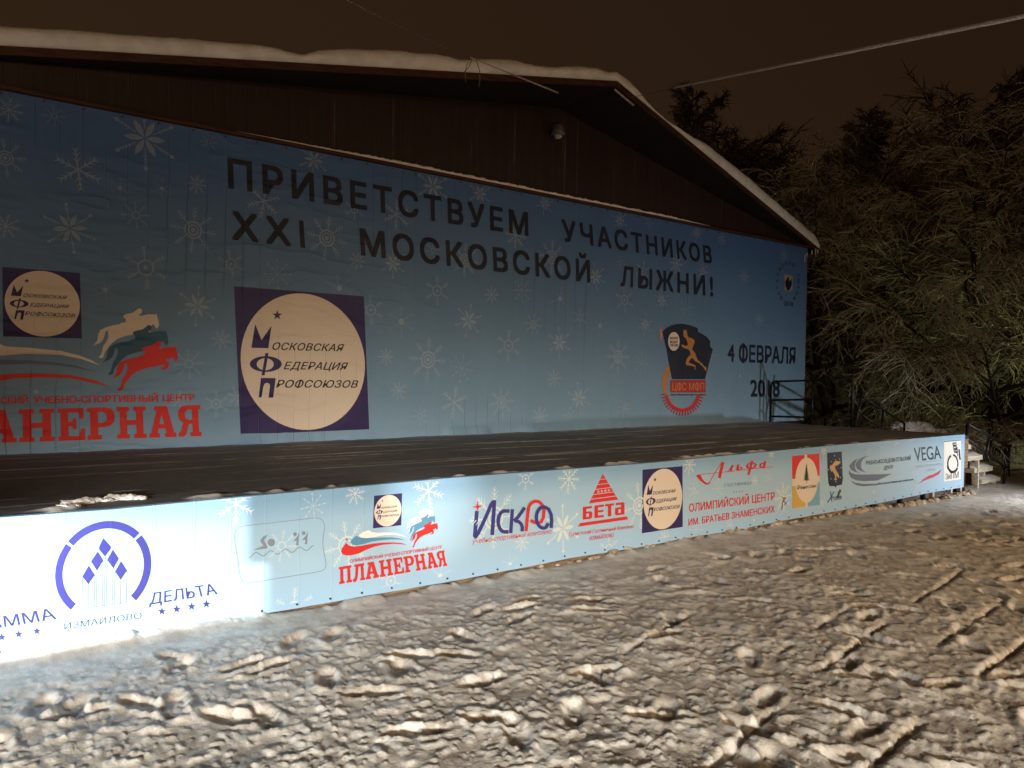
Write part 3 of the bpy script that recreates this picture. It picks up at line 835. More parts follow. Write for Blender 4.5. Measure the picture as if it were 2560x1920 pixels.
# ---- snowflake patterns, in metres on the banner plane
def flake(a, px, py, rp, kind, rot=None, clip=None):
    cx, _, cz = on_y(px, py, a.y)
    d = AX.T @ np.array([cx, a.y, cz - CAM_H]); R = rp * d[2] / F_PX
    rot = (int(px * 7 + py * 3) % 20 - 10) * 0.02 if rot is None else rot
    tris = []

    def tri(*p): tris.append(p)

    def quad(a_, b_, c_, d_): tris.append((a_, b_, c_)); tris.append((a_, c_, d_))

    def bar(x0, y0, x1, y1, w0, w1, A):
        c, s_ = math.cos(A), math.sin(A)
        L = math.hypot(x1 - x0, y1 - y0); ux, uy = (x1 - x0) / L, (y1 - y0) / L
        P = [(x0 - uy * w0, y0 + ux * w0), (x0 + uy * w0, y0 - ux * w0), (x1 + uy * w1, y1 - ux * w1), (x1 - uy * w1, y1 + ux * w1)]
        quad(*[(x * c - y * s_, x * s_ + y * c) for x, y in P])

    def ringp(r0, r1, n=28):
        for i in range(n):
            p, q = 2 * math.pi * i / n, 2 * math.pi * (i + 1) / n
            quad((r0 * math.cos(p), r0 * math.sin(p)), (r1 * math.cos(p), r1 * math.sin(p)), (r1 * math.cos(q), r1 * math.sin(q)), (r0 * math.cos(q), r0 * math.sin(q)))

    def dia(x, h, w, A):
        c, s_ = math.cos(A), math.sin(A)
        quad(*[(X_ * c - Y_ * s_, X_ * s_ + Y_ * c) for X_, Y_ in ((x - h, 0), (x, -w), (x + h, 0), (x, w))])
    if kind in ('A', 'A2'):
        n = 6 if kind == 'A2' else 8
        ringp(0.0, 0.09); ringp(0.17, 0.23) if kind == 'A' else None; ringp(0.30, 0.37)
        for i in range(n):
            A = 2 * math.pi * i / n + math.pi / 2
            bar(0.36, 0, 0.98, 0, 0.022, 0.012, A)
            for sgn in (-1, 1):
                bar(0.55, 0, 0.72, sgn * 0.15, 0.02, 0.006, A); bar(0.70, 0, 0.86, sgn * 0.14, 0.02, 0.006, A)
                if kind == 'A2': bar(0.84, 0, 1.0, sgn * 0.12, 0.026, 0.006, A)
                else: bar(0.84, 0, 0.94, sgn * 0.08, 0.015, 0.005, A)
    elif kind == 'B':
        for i in range(6):
            A = 2 * math.pi * i / 6 + math.pi / 2
            dia(0.95, 0.10, 0.075, A); bar(0.30, 0, 0.88, 0, 0.014, 0.014, A)
            for q in (0.5, 0.62, 0.74):
                for sgn in (-1, 1): bar(q, 0, q + 0.11, sgn * 0.08, 0.012, 0.004, A)
            B_ = A + math.pi / 6
            c, s_ = math.cos(B_), math.sin(B_)
            pr = [(0.03, 0.0), (0.22, 0.085), (0.40, 0.095), (0.54, 0.05), (0.64, 0.0)]
            for (x0, w0), (x1, w1) in zip(pr, pr[1:]):
                quad(*[(X_ * c - Y_ * s_, X_ * s_ + Y_ * c) for X_, Y_ in ((x0, -w0), (x1, -w1), (x1, w1), (x0, w0))])
    elif kind == 'C':
        n = 6 if rp > 40 else 8
        for i in range(n):
            A = 2 * math.pi * i / n + math.pi / 2
            bar(0.0, 0, 0.86, 0, 0.035, 0.03, A)
            for q, ln in ((0.32, 0.26), (0.56, 0.22), (0.78, 0.22)):
                for sgn in (-1, 1): bar(q, 0, q + ln * 0.85, sgn * ln * 0.75, 0.034, 0.006, A)
    elif kind in ('D', 'D2'):
        n = 8
        ringp(0.2, 0.25, 16) if kind == 'D' else ringp(0, 0.06, 10)
        for i in range(n):
            A = 2 * math.pi * i / n + math.pi / 2
            bar(0.08 if kind == 'D2' else 0.24, 0, 0.82, 0, 0.014, 0.012, A)
            if kind == 'D2': dia(0.9, 0.11, 0.06, A); dia(0.5, 0.07, 0.06, A)
            else:
                for q in (0.5, 0.68, 0.82):
                    for sgn in (-1, 1): bar(q, 0, q + 0.12, sgn * 0.10, 0.016, 0.005, A)
    elif kind == 'E':
        ringp(0.0, 0.20, 16)
        for i in range(6):
            A = 2 * math.pi * i / 6 + math.pi / 2
            for q, w in ((0.34, 0.05), (0.48, 0.05), (0.62, 0.04)): dia(q, w, w, A)
            for q in (0.72, 0.86):
                for sgn in (-1, 1): bar(q, 0, q + 0.12, sgn * 0.10, 0.018, 0.004, A)
    c, s_ = math.cos(rot), math.sin(rot)
    yy = a.y - (0.0010 if a.kind == 'front' else 0.0016)
    mi = a.mi('flake')
    x0, x1, z0, z1 = clip; cnt = 0
    for t in tris:
        P = [(cx + R * (x * c - y * s_), cz + R * (x * s_ + y * c)) for x, y in t]
        for ax, lim, sg in ((0, x0, 1), (0, x1, -1), (1, z0, 1), (1, z1, -1)):       # cut at the edge of the sheet
            Q = []
            for i in range(len(P)):
                p, q = P[i], P[(i + 1) % len(P)]
                ip, iq = sg * (p[ax] - lim) >= 0, sg * (q[ax] - lim) >= 0
                if ip: Q.append(p)
                if ip != iq:
                    k = (lim - p[ax]) / (q[ax] - p[ax]); Q.append((p[0] + (q[0] - p[0]) * k, p[1] + (q[1] - p[1]) * k))
            P = Q
            if len(P) < 3: break
        if len(P) < 3: continue
        ar = sum(P[i][0] * P[(i + 1) % len(P)][1] - P[(i + 1) % len(P)][0] * P[i][1] for i in range(len(P)))
        if abs(ar) < 1e-8: continue
        if ar < 0: P = P[::-1]
        cnt += 1; y_ = yy - 1.3e-5 * (cnt % 100)               # crossing arms lie a hair apart
        n0 = len(a.v); a.v += [(x, y_, z) for x, z in P]; a.f.append(tuple(range(n0, n0 + len(P)))); a.m.append(mi)


# ================= the big banner on the wall
wb = empty('wall_banner', (7.7, YW, HS)); tag(wb, 'huge blue snowflake banner with dark greeting lettering hung across the hall front', 'banner')
WBX0, WBX1, WBZ1 = -0.25, 15.76, 4.433
bx = np.linspace(WBX0, WBX1, 400); bz = np.concatenate([np.linspace(HS - 0.008, 1.0, 12), np.linspace(1.0, WBZ1, 12)[1:]])
bv, bf = [], []
nb = fbm(bx * 1.3, bx * 0 + 2, 4)
for iz, z in enumerate(bz):
    for ix, x in enumerate(bx):
        k = max(0, 1 - (z - HS) / 0.13)
        bv.append((x, YW - 0.012 - k * (0.09 * max(0, nb[ix] - 0.42) * 3 + 0.006) - 0.03 * k * k * max(0, 1 - x / 5), z + (0.03 * (nb[ix] - 0.5) * (iz == 0))))
nxb = len(bx)
for iz in range(len(bz) - 1):
    for ix in range(nxb - 1): bf.append((iz * nxb + ix, iz * nxb + ix + 1, (iz + 1) * nxb + ix + 1, (iz + 1) * nxb + ix))
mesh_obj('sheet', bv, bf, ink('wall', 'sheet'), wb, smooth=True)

FLW = [(23, 275, 33, 'C'), (135, 290, 28, 'D'), (362, 346, 78, 'B'), (195, 424, 58, 'C'), (13, 395, 50, 'A'), (483, 575, 60, 'A'), (492, 461, 26, 'C'), (521, 355, 24, 'D'), (175, 571, 62, 'B'),
       (340, 538, 38, 'D'), (15, 565, 34, 'C'), (405, 471, 26, 'E'), (364, 669, 55, 'A2'), (493, 765, 50, 'B'), (472, 910, 42, 'D'), (553, 850, 28, 'C'), (263, 725, 28, 'E'), (659, 503, 47, 'C'), (817, 595, 58, 'A'),
       (577, 660, 36, 'A2'), (694, 685, 38, 'D2'), (893, 651, 24, 'C'), (982, 659, 36, 'B'), (848, 721, 38, 'E'), (784, 400, 40, 'B'), (886, 523, 28, 'A2'), (991, 537, 42, 'C'), (1082, 466, 48, 'B'),
       (1093, 727, 38, 'A2'), (1200, 484, 34, 'B'), (1362, 509, 28, 'B'), (1289, 588, 36, 'C'), (1162, 651, 44, 'A'), (1380, 643, 46, 'A'), (1229, 737, 24, 'C'), (1305, 726, 32, 'D2'), (1400, 747, 32, 'E'),
       (1489, 692, 34, 'B'), (1549, 552, 28, 'B'), (1083, 626, 26, 'D'), (1623, 559, 18, 'D'), (1742, 582, 24, 'B'), (1804, 598, 18, 'C'), (1690, 659, 28, 'C'), (1607, 678, 26, 'A2'), (1550, 657, 20, 'D'),
       (1561, 750, 34, 'A2'), (1654, 752, 28, 'B'), (1715, 771, 24, 'D2'), (1756, 678, 26, 'A'), (1070, 899, 58, 'A'), (1154, 921, 36, 'D2'), (965, 892, 24, 'C'), (996, 977, 26, 'C'), (1171, 801, 42, 'B'),
       (1271, 864, 40, 'A2'), (1333, 811, 30, 'A'), (1398, 856, 38, 'B'), (1545, 892, 44, 'A'), (1135, 1006, 44, 'C'), (1254, 1006, 42, 'A'), (1385, 947, 26, 'C'), (1447, 996, 40, 'B'), (1450, 793, 24, 'A2'),
       (1500, 814, 28, 'E'), (1613, 811, 26, 'B'), (1603, 908, 26, 'D2'), (1050, 1040, 28, 'D'), (1350, 1042, 28, 'C'), (1003, 804, 42, 'E'), (927, 775, 38, 'A2'), (1795, 990, 20, 'D'), (1898, 800, 20, 'C'), (1860, 690, 22, 'C'),
       (1930, 830, 18, 'D'), (540, 1010, 34, 'A2'), (596, 990, 30, 'C'), (1850, 940, 20, 'E'), (1960, 640, 20, 'C'), (450, 1000, 26, 'C'), (90, 980, 30, 'E'), (300, 470, 24, 'E'), (1420, 1040, 26, 'D'), (1560, 1020, 24, 'C')]
fw = Art('wall')
for px, py, r, kd in FLW: flake(fw, px, py, r, kd, clip=(WBX0 + .02, WBX1 - .02, HS + 0.14, WBZ1 - 0.01))
fw.build('snowflake_pattern', wb, 'pale snowflakes printed all over the banner')

hd = Art('wall'); hd.layer = 2
for t_, q in (('ПРИВЕТСТВУЕМ', [(567.8, 393.7), (1319.5, 530.9), (1321, 590.5), (570.4, 470.6)]), ('УЧАСТНИКОВ', [(1402.5, 547.3), (1777, 615.2), (1780.3, 659.7), (1406, 603.5)]),
              ('XXI', [(578, 522), (758.2, 547.8), (762.8, 620.3), (579, 599.2)]), ('МОСКОВСКОЙ', [(898.2, 569.6), (1474, 650.6), (1475.6, 707.2), (902.5, 638.5)]),
              ('ЛЫЖНИ!', [(1553, 664.2), (1781.5, 690), (1783, 741.5), (1551, 715.5)])):
    hd = Art('wall'); hd.layer = 2
    hd.text(t_, q, 'black', 0.034, 0, 1.28 if len(t_) > 3 else 1.5)
    hd.build('headline_word', wb)
dt = Art('wall'); dt.layer = 2
dt.text('4 ФЕВРАЛЯ', [(1819, 858), (1988.9, 868.4), (1987.9, 910.4), (1818.8, 904.2)], 'black', 0.028)
dt.build('date_lettering', wb); dt = Art('wall'); dt.layer = 2
dt.text('2018', [(1875.5, 947), (1949, 948), (1949, 992), (1876, 991.7)], 'black', 0.028)
dt.build('date_lettering', wb)

federation(Art('wall'), [(585, 715.5), (909.5, 740.8), (922.8, 1073), (601.2, 1087)]).build('federation_emblem', wb, 'large navy square emblem with a cream disc')
federation(Art('wall'), [(5.7, 667.3), (199.8, 682.4), (204.6, 846.2), (7.4, 841.1)]).build('federation_emblem', wb, 'smaller navy square emblem at the left')

# horses, ribbons and slab lettering of the riding centre
HORSE = [(830, 968), (862, 925), (868, 880), (885, 848), (920, 832), (975, 815), (1030, 806), (1042, 794), (1066, 796), (1074, 772), (1052, 752), (1058, 738), (1088, 728), (1122, 722), (1150, 704), (1168, 688), (1186, 692),
         (1194, 708), (1188, 726), (1168, 735), (1182, 746), (1215, 738), (1250, 732), (1285, 736), (1299, 727), (1304, 746), (1313, 778), (1318, 815), (1308, 838), (1292, 834), (1284, 814), (1270, 806), (1260, 824), (1232, 822),
         (1222, 812), (1234, 836), (1250, 852), (1246, 886), (1216, 902), (1192, 895), (1188, 880), (1206, 884), (1226, 868), (1200, 864), (1165, 874), (1110, 885), (1060, 896), (1010, 915), (968, 948), (938, 985), (918, 1012),
         (910, 1040), (902, 1056), (880, 1058), (872, 1046), (890, 1030), (898, 1000), (906, 968), (926, 940), (942, 908), (944, 880), (936, 852), (922, 862), (914, 890), (905, 920), (882, 945), (855, 955)]
SLAB = {'П': [[(0, 1), (1, 1), (1, .86), (.9, .86), (.9, .14), (1, .14), (1, 0), (.58, 0), (.58, .14), (.66, .14), (.66, .84), (.34, .84), (.34, .14), (.42, .14), (.42, 0), (0, 0), (0, .14), (.1, .14), (.1, .86), (0, .86)]],
        'Н': [[(0, 1), (.42, 1), (.42, .86), (.34, .86), (.34, .58), (.66, .58), (.66, .86), (.58, .86), (.58, 1), (1, 1), (1, .86), (.9, .86), (.9, .14), (1, .14), (1, 0), (.58, 0), (.58, .14), (.66, .14), (.66, .42), (.34, .42), (.34, .14), (.42, .14), (.42, 0), (0, 0), (0, .14), (.1, .14), (.1, .86), (0, .86)]],
        'Е': [[(0, 1), (.96, 1), (.96, .66), (.82, .66), (.76, .86), (.38, .86), (.38, .58), (.54, .58), (.56, .68), (.68, .68), (.68, .34), (.56, .34), (.54, .43), (.38, .43), (.38, .14), (.78, .14), (.86, .36), (1, .36), (1, 0), (0, 0), (0, .14), (.1, .14), (.1, .86), (0, .86)]],
        'Р': [[(0, 1), (.62, 1), (.85, .96), (.98, .84), (1, .68), (.95, .52), (.82, .42), (.62, .38), (.38, .38), (.38, .14), (.5, .14), (.5, 0), (0, 0), (0, .14), (.1, .14), (.1, .86), (0, .86)], [(.38, .86), (.58, .86), (.68, .8), (.71, .69), (.68, .57), (.58, .52), (.38, .52)]],
        'А': [[(.2, 1), (.68, 1), (.92, .14), (1, .14), (1, 0), (.58, 0), (.58, .14), (.64, .14), (.6, .28), (.34, .28), (.3, .14), (.38, .14), (.38, 0), (0, 0), (0, .14), (.06, .14), (.28, .86), (.2, .86)], [(.38, .42), (.56, .42), (.47, .76)]],
        'Л': [[(.16, 1), (1, 1), (1, .86), (.92, .86), (.92, .14), (1, .14), (1, 0), (.6, 0), (.6, .14), (.68, .14), (.68, .84), (.5, .84), (.42, .3), (.32, .06), (.16, -.04), (0, 0), (0, .16), (.1, .15), (.18, .3), (.26, .86), (.16, .86)]],
        'Я': [[(1, 1), (.38, 1), (.15, .96), (.02, .84), (0, .68), (.06, .53), (.22, .44), (.14, .3), (.1, .14), (0, .14), (0, 0), (.22, 0), (.34, .08), (.44, .36), (.5, .4), (.62, .4), (.62, .14), (.52, .14), (.52, 0), (1, 0), (1, .14), (.9, .14), (.9, .86), (1, .86)], [(.62, .86), (.42, .86), (.32, .8), (.29, .69), (.33, .58), (.44, .53), (.62, .53)]]}
LET = [('П', -680, -440), ('Л', -420, -190), ('А', -175, 80), ('Н', 100, 358), ('Е', 385, 585), ('Р', 605, 815), ('Н', 830, 1055), ('А', 1080, 1290), ('Я', 1310, 1490)]


def slab_word(a, f, col='red'):
    for ch, x0, x1 in LET:
        q = [[f((x0 + (x1 - x0) * x + 680) / 2170, y) for x, y in lp] for lp in SLAB[ch]]
        a.poly(q[0], col, q[1:])


S2 = Sub(0, 620, 2.9625)
hb = Art('wall'); hb.layer = 2
for dx, dy, c in ((-141, -242, 'cream'), (-71, -118, 'deep'), (0, 0, 'red')):
    hb.poly(S2(*[(x + dx, y + dy) for x, y in HORSE]), c).up()
hb.poly(S2((-420, 640), (-330, 560), (-260, 590), (-150, 660), (0, 712), (40, 729), (200, 738), (450, 762), (600, 800), (690, 838), (742, 872), (680, 850), (600, 822), (450, 792), (200, 784), (0, 796), (-200, 800), (-380, 740)), 'cream')
hb.poly(S2((-500, 820), (-440, 740), (-340, 790), (-200, 820), (0, 826), (200, 830), (400, 846), (560, 870), (722, 919), (560, 888), (400, 866), (200, 858), (0, 864), (-200, 890), (-400, 900)), 'slate')
hb.poly(S2((-640, 960), (-560, 850), (-480, 900), (-300, 930), (0, 936), (200, 927), (380, 930), (520, 940), (690, 976), (818, 1028), (690, 1000), (520, 964), (300, 958), (100, 966), (0, 985), (-250, 1040), (-500, 1060)), 'red')
hb.text('ОЛИМПИЙСКИЙ', S2((-385, 1106), (206, 1098), (206, 1150), (-385, 1158)), 'red', 0.030, 0, 0.98)
hb.text('УЧЕБНО-СПОРТИВНЫЙ', S2((246, 1098), (1170, 1086), (1170, 1138), (246, 1150)), 'red', 0.030, 0, 0.98)
hb.text('ЦЕНТР', S2((1203, 1084), (1438, 1080), (1438, 1130), (1203, 1136)), 'red', 0.030, 0, 0.98)
slab_word(hb, homog(UNIT, S2((-680, 1215), (1480, 1162), (1490, 1392), (-680, 1466))))
hb.build('rider_emblem', wb, 'three leaping horsemen in cream, blue and red over red slab letters')

S7 = Sub(1600, 760, 5.027)
sp = Art('wall'); sp.layer = 2
sp.poly(S7((365, 765), (310, 830), (272, 930), (272, 1040), (308, 1132), (345, 1130), (335, 1040), (345, 950), (378, 870)), 'orange')
sp.poly(S7((262, 285), (276, 330), (280, 400), (262, 480), (250, 400), (246, 330)), 'salmon')
sp.poly(S7((280, 350), (330, 300), (400, 265), (470, 250), (540, 248), (620, 265), (700, 292), (730, 310), (725, 350), (770, 370), (840, 415), (880, 465), (880, 535), (915, 570), (905, 600), (815, 945), (400, 945), (360, 740), (330, 560)), 'black').up()
sp.disc(S7((423, 470))[0], (72 / 5.027, 0), (0, 118 / 5.027), 'cream').up()
for i, (t_, y) in enumerate((('МОСКОВ', 430), ('ФЕДЕР', 478), ('ПРОФ', 520))):
    sp.text(t_, S7((372, y - 16), (472, y - 16), (472, y + 14), (372, y + 14)), 'black', 0.03)
sp.poly(S7((540, 330), (560, 322), (585, 340), (592, 390), (610, 420), (650, 430), (680, 455), (682, 490), (660, 540), (650, 570), (690, 620), (700, 650), (720, 700), (780, 750), (800, 782), (830, 790), (828, 850), (815, 830), (790, 792), (740, 745),
           (690, 720), (660, 680), (636, 684), (606, 735), (660, 755), (692, 770), (695, 810), (682, 842), (684, 790), (640, 775), (585, 770), (570, 750), (580, 700), (608, 655), (636, 635), (622, 590), (605, 572), (540, 550), (520, 530), (520, 505), (538, 510), (572, 530), (600, 510), (590, 470), (572, 430), (545, 410)), 'orange')
sp.poly(S7((380, 955), (822, 955), (822, 1112), (380, 1112)), 'brick').up()
sp.text('ЦФС МФП', S7((402, 990), (802, 990), (802, 1085), (402, 1085)), 'salmon', 0.01)
sp.text('Центр Физкультуры и Спорта', S7((380, 1126), (820, 1126), (820, 1150), (380, 1150)), 'black', 0.01)
c = S7((530, 1110))[0]
sp.disc(c, (222 / 5.027, 0), (0, 245 / 5.027), 'red', 8, 172, inner=0.82)
for i in range(21):
    A = math.radians(6 + 8.4 * i); u = lambda k, o: (c[0] + k * 222 / 5.027 * math.cos(A + o), c[1] + k * 245 / 5.027 * math.sin(A + o))
    sp.poly([u(.99, -.035), u(1.20, -.03), u(1.20, .03), u(.99, .035)], 'brick')
sp.disc(c, (206 / 5.027, 0), (0, 228 / 5.027), 'salmon', 10, 170, inner=0.985)
sp.build('sport_emblem', wb, 'dark fan-shaped emblem with an orange runner and red gear')

S8 = Sub(1860, 620, 9.217)
ce = Art('wall'); ce.layer = 2
word = 'МОСКОВСКАЯ ЛЫЖНЯ '
for i, ch in enumerate('МОСКОВСКАЯ*ЛЫЖНЯ'):
    A = math.radians(128 + 19.0 * i); cx, cy = 1010 + 250 * math.cos(A), 790 + 455 * math.sin(A)
    if ch == '*': continue
    R_ = A + math.pi / 2; k = 0.55
    pt = lambda x, y: (cx + k * (x * math.cos(R_)) - y * math.sin(R_) * k, cy + x * math.sin(R_) + y * math.cos(R_))
    ce.text(ch, S8(pt(-38, -48), pt(38, -48), pt(38, 48), pt(-38, 48)), 'black', 0.01)
ce.text('2018', S8((920, 1215), (1125, 1238), (1125, 1345), (920, 1325)), 'black', 0.01)
ce.poly(S8((925, 610), (1120, 640), (1115, 960), (1020, 1005), (930, 965)), 'dust').up()
ce.poly(S8((940, 800), (985, 700), (1030, 660), (1035, 780), (1090, 700), (1100, 840), (1050, 960), (1000, 990), (960, 900)), 'black')
ce.poly(S8((1040, 700), (1060, 720), (1050, 830), (1035, 820)), 'yellow')
ce.build('crest', wb, 'small faint round crest with a ring of letters near the right edge')

pin_m = noisy('rivets', (0.02, 0.02, 0.02), (0.06, 0.06, 0.06), 30, 0.4)
pins = MB()
for i in range(40):
    x = 0.9 + 0.37 * i
    pins.tube([(x, YW - 0.010, 4.405), (x, YW - 0.028, 4.405)], 0.012, 6)
pins.build('fixing_studs', pin_m, wb)['kind'] = 'stuff'

# ================= the long banner along the stage front
fb = empty('front_banner', (7, YF, 0.4)); tag(fb, 'long pale blue sponsor banner with logos stretched along the stage front', 'banner')
BOT = [(-150, 1669), (0, 1646), (67, 1635), (174, 1619), (303, 1605), (398, 1591), (460, 1581), (620, 1552), (668, 1537), (820, 1510), (910, 1493), (1001, 1479), (1160, 1450), (1422, 1399), (1620, 1367), (1706, 1349), (1833, 1328), (1980, 1299), (2116, 1275), (2240, 1251), (2317, 1235), (2412, 1219)]
TOP = [(-150, 1306), (0, 1294), (280, 1274), (620, 1241), (1140, 1194), (1620, 1158), (2100, 1112), (2412, 1086)]
bw = [on_y(x, y, YF) for x, y in BOT]; tw = [on_y(x, y, YF) for x, y in TOP]
fx = np.linspace(SX0, 14.20, 500)
zb = np.interp(fx, [q[0] for q in bw], [q[2] for q in bw]) + 0.012 * (fbm(fx * 2.2, fx * 0 + 8, 4) - 0.5) + 0.01
zt = np.interp(fx, [q[0] for q in tw], [q[2] for q in tw])
fv, ff = [], []
rows = 9
for r_ in range(rows):
    for i, x in enumerate(fx): fv.append((x, YF, zb[i] + (zt[i] - zb[i]) * r_ / (rows - 1)))
for i, x in enumerate(fx): fv.append((x, YF + 0.030, zt[i] + 0.004))                  # folded back over the deck edge
for r_ in range(rows):
    for i in range(len(fx) - 1): ff.append((r_ * 500 + i, r_ * 500 + i + 1, (r_ + 1) * 500 + i + 1, (r_ + 1) * 500 + i))
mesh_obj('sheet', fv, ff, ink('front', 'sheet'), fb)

FLF = [(888, 1234, 30, 'C'), (1071, 1227, 50, 'C'), (867, 1363, 64, 'A'), (977, 1452, 38, 'A2'), (783, 1265, 34, 'D2'), (704, 1365, 44, 'D'), (734, 1523, 56, 'A2'), (590, 1260, 54, 'C'), (1235, 1295, 80, 'A'), (1314, 1197, 30, 'A2'),
       (1422, 1197, 40, 'C'), (1407, 1321, 60, 'B'), (1598, 1264, 62, 'A'), (1522, 1373, 36, 'A2'), (1305, 1355, 26, 'C'), (1275, 1410, 27, 'E'), (1723, 1162, 28, 'C'), (1734, 1227, 22, 'A2'), (1795, 1221, 24, 'D2'), (1886, 1201, 17, 'C'),
       (1922, 1194, 18, 'A2'), (1958, 1243, 40, 'C'), (1661, 1342, 22, 'C'), (1739, 1324, 28, 'D2'), (1824, 1315, 18, 'C'), (1929, 1134, 18, 'B'), (2059, 1127, 20, 'B'), (2171, 1127, 20, 'D'), (2134, 1246, 22, 'D2'), (2054, 1257, 22, 'A'),
       (2184, 1229, 20, 'E'), (2287, 1217, 20, 'A2'), (2389, 1207, 18, 'A2'), (2100, 1235, 17, 'C'), (1100, 1440, 34, 'E'), (30, 1315, 40, 'C'), (1885, 1300, 18, 'E'), (2240, 1110, 14, 'C')]
fl = Art('front')
for px, py, r, kd in FLF: flake(fl, px, py, r, kd, clip=(SX0 + .02, 14.15, 0.02, 0.828))
fl.build('snowflake_pattern', fb, 'white snowflakes printed along the front banner')

# arch and diamonds at the overlit left end
S1 = Sub(0, 1220, 3.568)
g = Art('front'); g.layer = 2
c = S1((919, 728))[0]; k = 3.568
for a0, a1 in ((-46, 38.5), (42, 138), (141.5, 229)): g.disc(c, (429 / k, -50 / k), (8 / k, -432 / k), 'blue', a0, a1, inner=0.845)
for P_ in (((920, 447), (988, 520), (988, 540), (935, 612), (882, 548), (884, 520)), ((870, 565), (920, 645), (865, 738), (810, 655)), ((1005, 548), (1060, 630), (1010, 718), (955, 640)), ((790, 690), (845, 775), (788, 858), (733, 790)), ((1078, 650), (1132, 735), (1075, 820), (1025, 745))):
    g.poly(S1(*P_), 'blue')
for P_ in (((735, 795), (728, 1075)), ((788, 858), (783, 1065)), ((845, 775), (838, 1060)), ((863, 738), (856, 1058)), ((918, 645), (910, 1052)), ((937, 612), (929, 1050)), ((955, 640), (945, 1048)), ((1008, 718), (1000, 1040)), ((1025, 745), (1018, 1038)), ((1075, 820), (1072, 1030)), ((1132, 735), (1125, 1020)), ((728, 1075), (1125, 1022))):
    g.stroke(S1(*P_), 1.1, 'caption')
g.text('ДЕЛЬТА', S1((1345, 936), (1905, 850), (1940, 945), (1330, 1042)), 'violet', 0.008)
g.text('ГАММА', S1((-192, 1176), (465, 1068), (507, 1168), (-192, 1276)), 'violet', 0.008)
for x, y in ((-140, 1355), (15, 1330), (165, 1304), (328, 1276), (1443, 1100), (1575, 1080), (1708, 1057), (1840, 1035)): g.star(S1((x, y))[0], 40 / k, 'violet')
g.text('ИЗМАИЛОВО', S1((572, 1205), (1262, 1106), (1262, 1163), (572, 1262)), 'caption', 0.0)
g.build('arch_logo', fb, 'blue ring of arcs round five diamonds with two starred names')

# swimmer in a rounded frame
S = Sub(560, 1180, 4.367)
g = Art('front'); g.layer = 2
fr = [(215, 588), (1000, 500), (1050, 508), (1080, 535), (1096, 575), (1095, 620), (1078, 740), (1078, 800), (1095, 900), (1112, 990), (1112, 1025), (1095, 1060), (1060, 1082), (960, 1100), (425, 1187), (250, 1212), (195, 1195), (170, 1120), (150, 960), (118, 780), (112, 690), (125, 640), (160, 605)]
g.stroke(S(*fr), 1.4, 'mist', closed=True)
g.poly(S((480, 685), (430, 700), (398, 740), (400, 765), (428, 800), (410, 812), (318, 853), (440, 838), (470, 832), (476, 815), (442, 758), (440, 735)), 'mist')
g.disc(S((515, 770))[0], (40 / 4.367, 0), (0, 42 / 4.367), 'mist')
for dx, dy in ((0, 0), (95, -12)):
    g.disc(S((773 + dx, 678 + dy))[0], (20 / 4.367, 0), (0, 21 / 4.367), 'mist')
    g.poly(S((822 + dx, 655 + dy), (802 + dx, 700 + dy), (770 + dx, 738 + dy), (752 + dx, 758 + dy), (792 + dx, 750 + dy), (785 + dx, 800 + dy), (812 + dx, 798 + dy), (815 + dx, 720 + dy)), 'mist')
wv = [(275 + i * 17.6, 912 - i * 2.2 + 24 * math.cos(0.2 + i * 0.70)) for i in range(41)]
g.stroke(S(*wv), 2.0, 'mist')
g.build('swimmer_logo', fb, 'grey swimmer and figures over a wavy line in a thin rounded frame')

# riding centre again, small
S3 = Sub(820, 1200, 5.529)
g = Art('front'); g.layer = 2
A = np.array([[830, 968, 1], [885, 1057, 1], [1308, 838, 1]], float)
cx = np.linalg.solve(A, [1135, 1172, 1507]); cy = np.linalg.solve(A, [855, 928, 688])
hm = lambda dx, dy: S3(*[(cx @ [x, y, 1] + dx, cy @ [x, y, 1] + dy) for x, y in HORSE])
for dx, dy, col in ((-62, -185, 'white'), (-37, -100, 'steel'), (0, 0, 'red')): g.poly(hm(dx, dy), col).up()
g.poly(S3((250, 865), (285, 905), (350, 920), (450, 910), (600, 880), (750, 865), (900, 862), (1010, 870), (1090, 895), (1020, 887), (900, 880), (760, 893), (640, 920), (520, 965), (420, 1015), (320, 1040), (250, 1042), (195, 1025), (175, 985), (190, 940), (225, 895)), 'red')
g.poly(S3((390, 768), (420, 790), (480, 800), (600, 800), (750, 795), (870, 793), (980, 805), (1070, 830), (980, 822), (860, 820), (720, 832), (600, 850), (500, 880), (400, 900), (340, 895), (305, 865), (320, 820)), 'steel')
g.poly(S3((565, 690), (600, 718), (680, 728), (800, 722), (920, 728), (1020, 755), (1080, 790), (1000, 768), (900, 755), (780, 760), (650, 785), (520, 805), (440, 790), (420, 760), (480, 715)), 'white')
g.star(S3((255, 825))[0], 26 / 5.529, 'red')
g.text('ОЛИМПИЙСКИЙ УЧЕБНО-СПОРТИВНЫЙ ЦЕНТР', S3((295, 1098), (1568, 902), (1566, 945), (300, 1143)), 'red', 0.028, 0, 0.98)
slab_word(g, homog(UNIT, S3((145, 1203), (1602, 970), (1646, 1182), (150, 1440))))
g.build('rider_emblem', fb, 'leaping horsemen over ribbons and red slab letters')
federation(Art('front'), [(935, 1239.4), (1005, 1233.1), (1002.7, 1313), (932.1, 1320.8)]).build('federation_emblem', fb, 'small navy square emblem above the ribbons')
federation(Art('front'), [(1606.2, 1174.2), (1706, 1165.2), (1706.6, 1317.1), (1604.4, 1333.4)]).build('federation_emblem', fb, 'larger navy square emblem in the middle')

# navy and red rounded lettering
S4 = Sub(1140, 1160, 4.608); k = 4.608


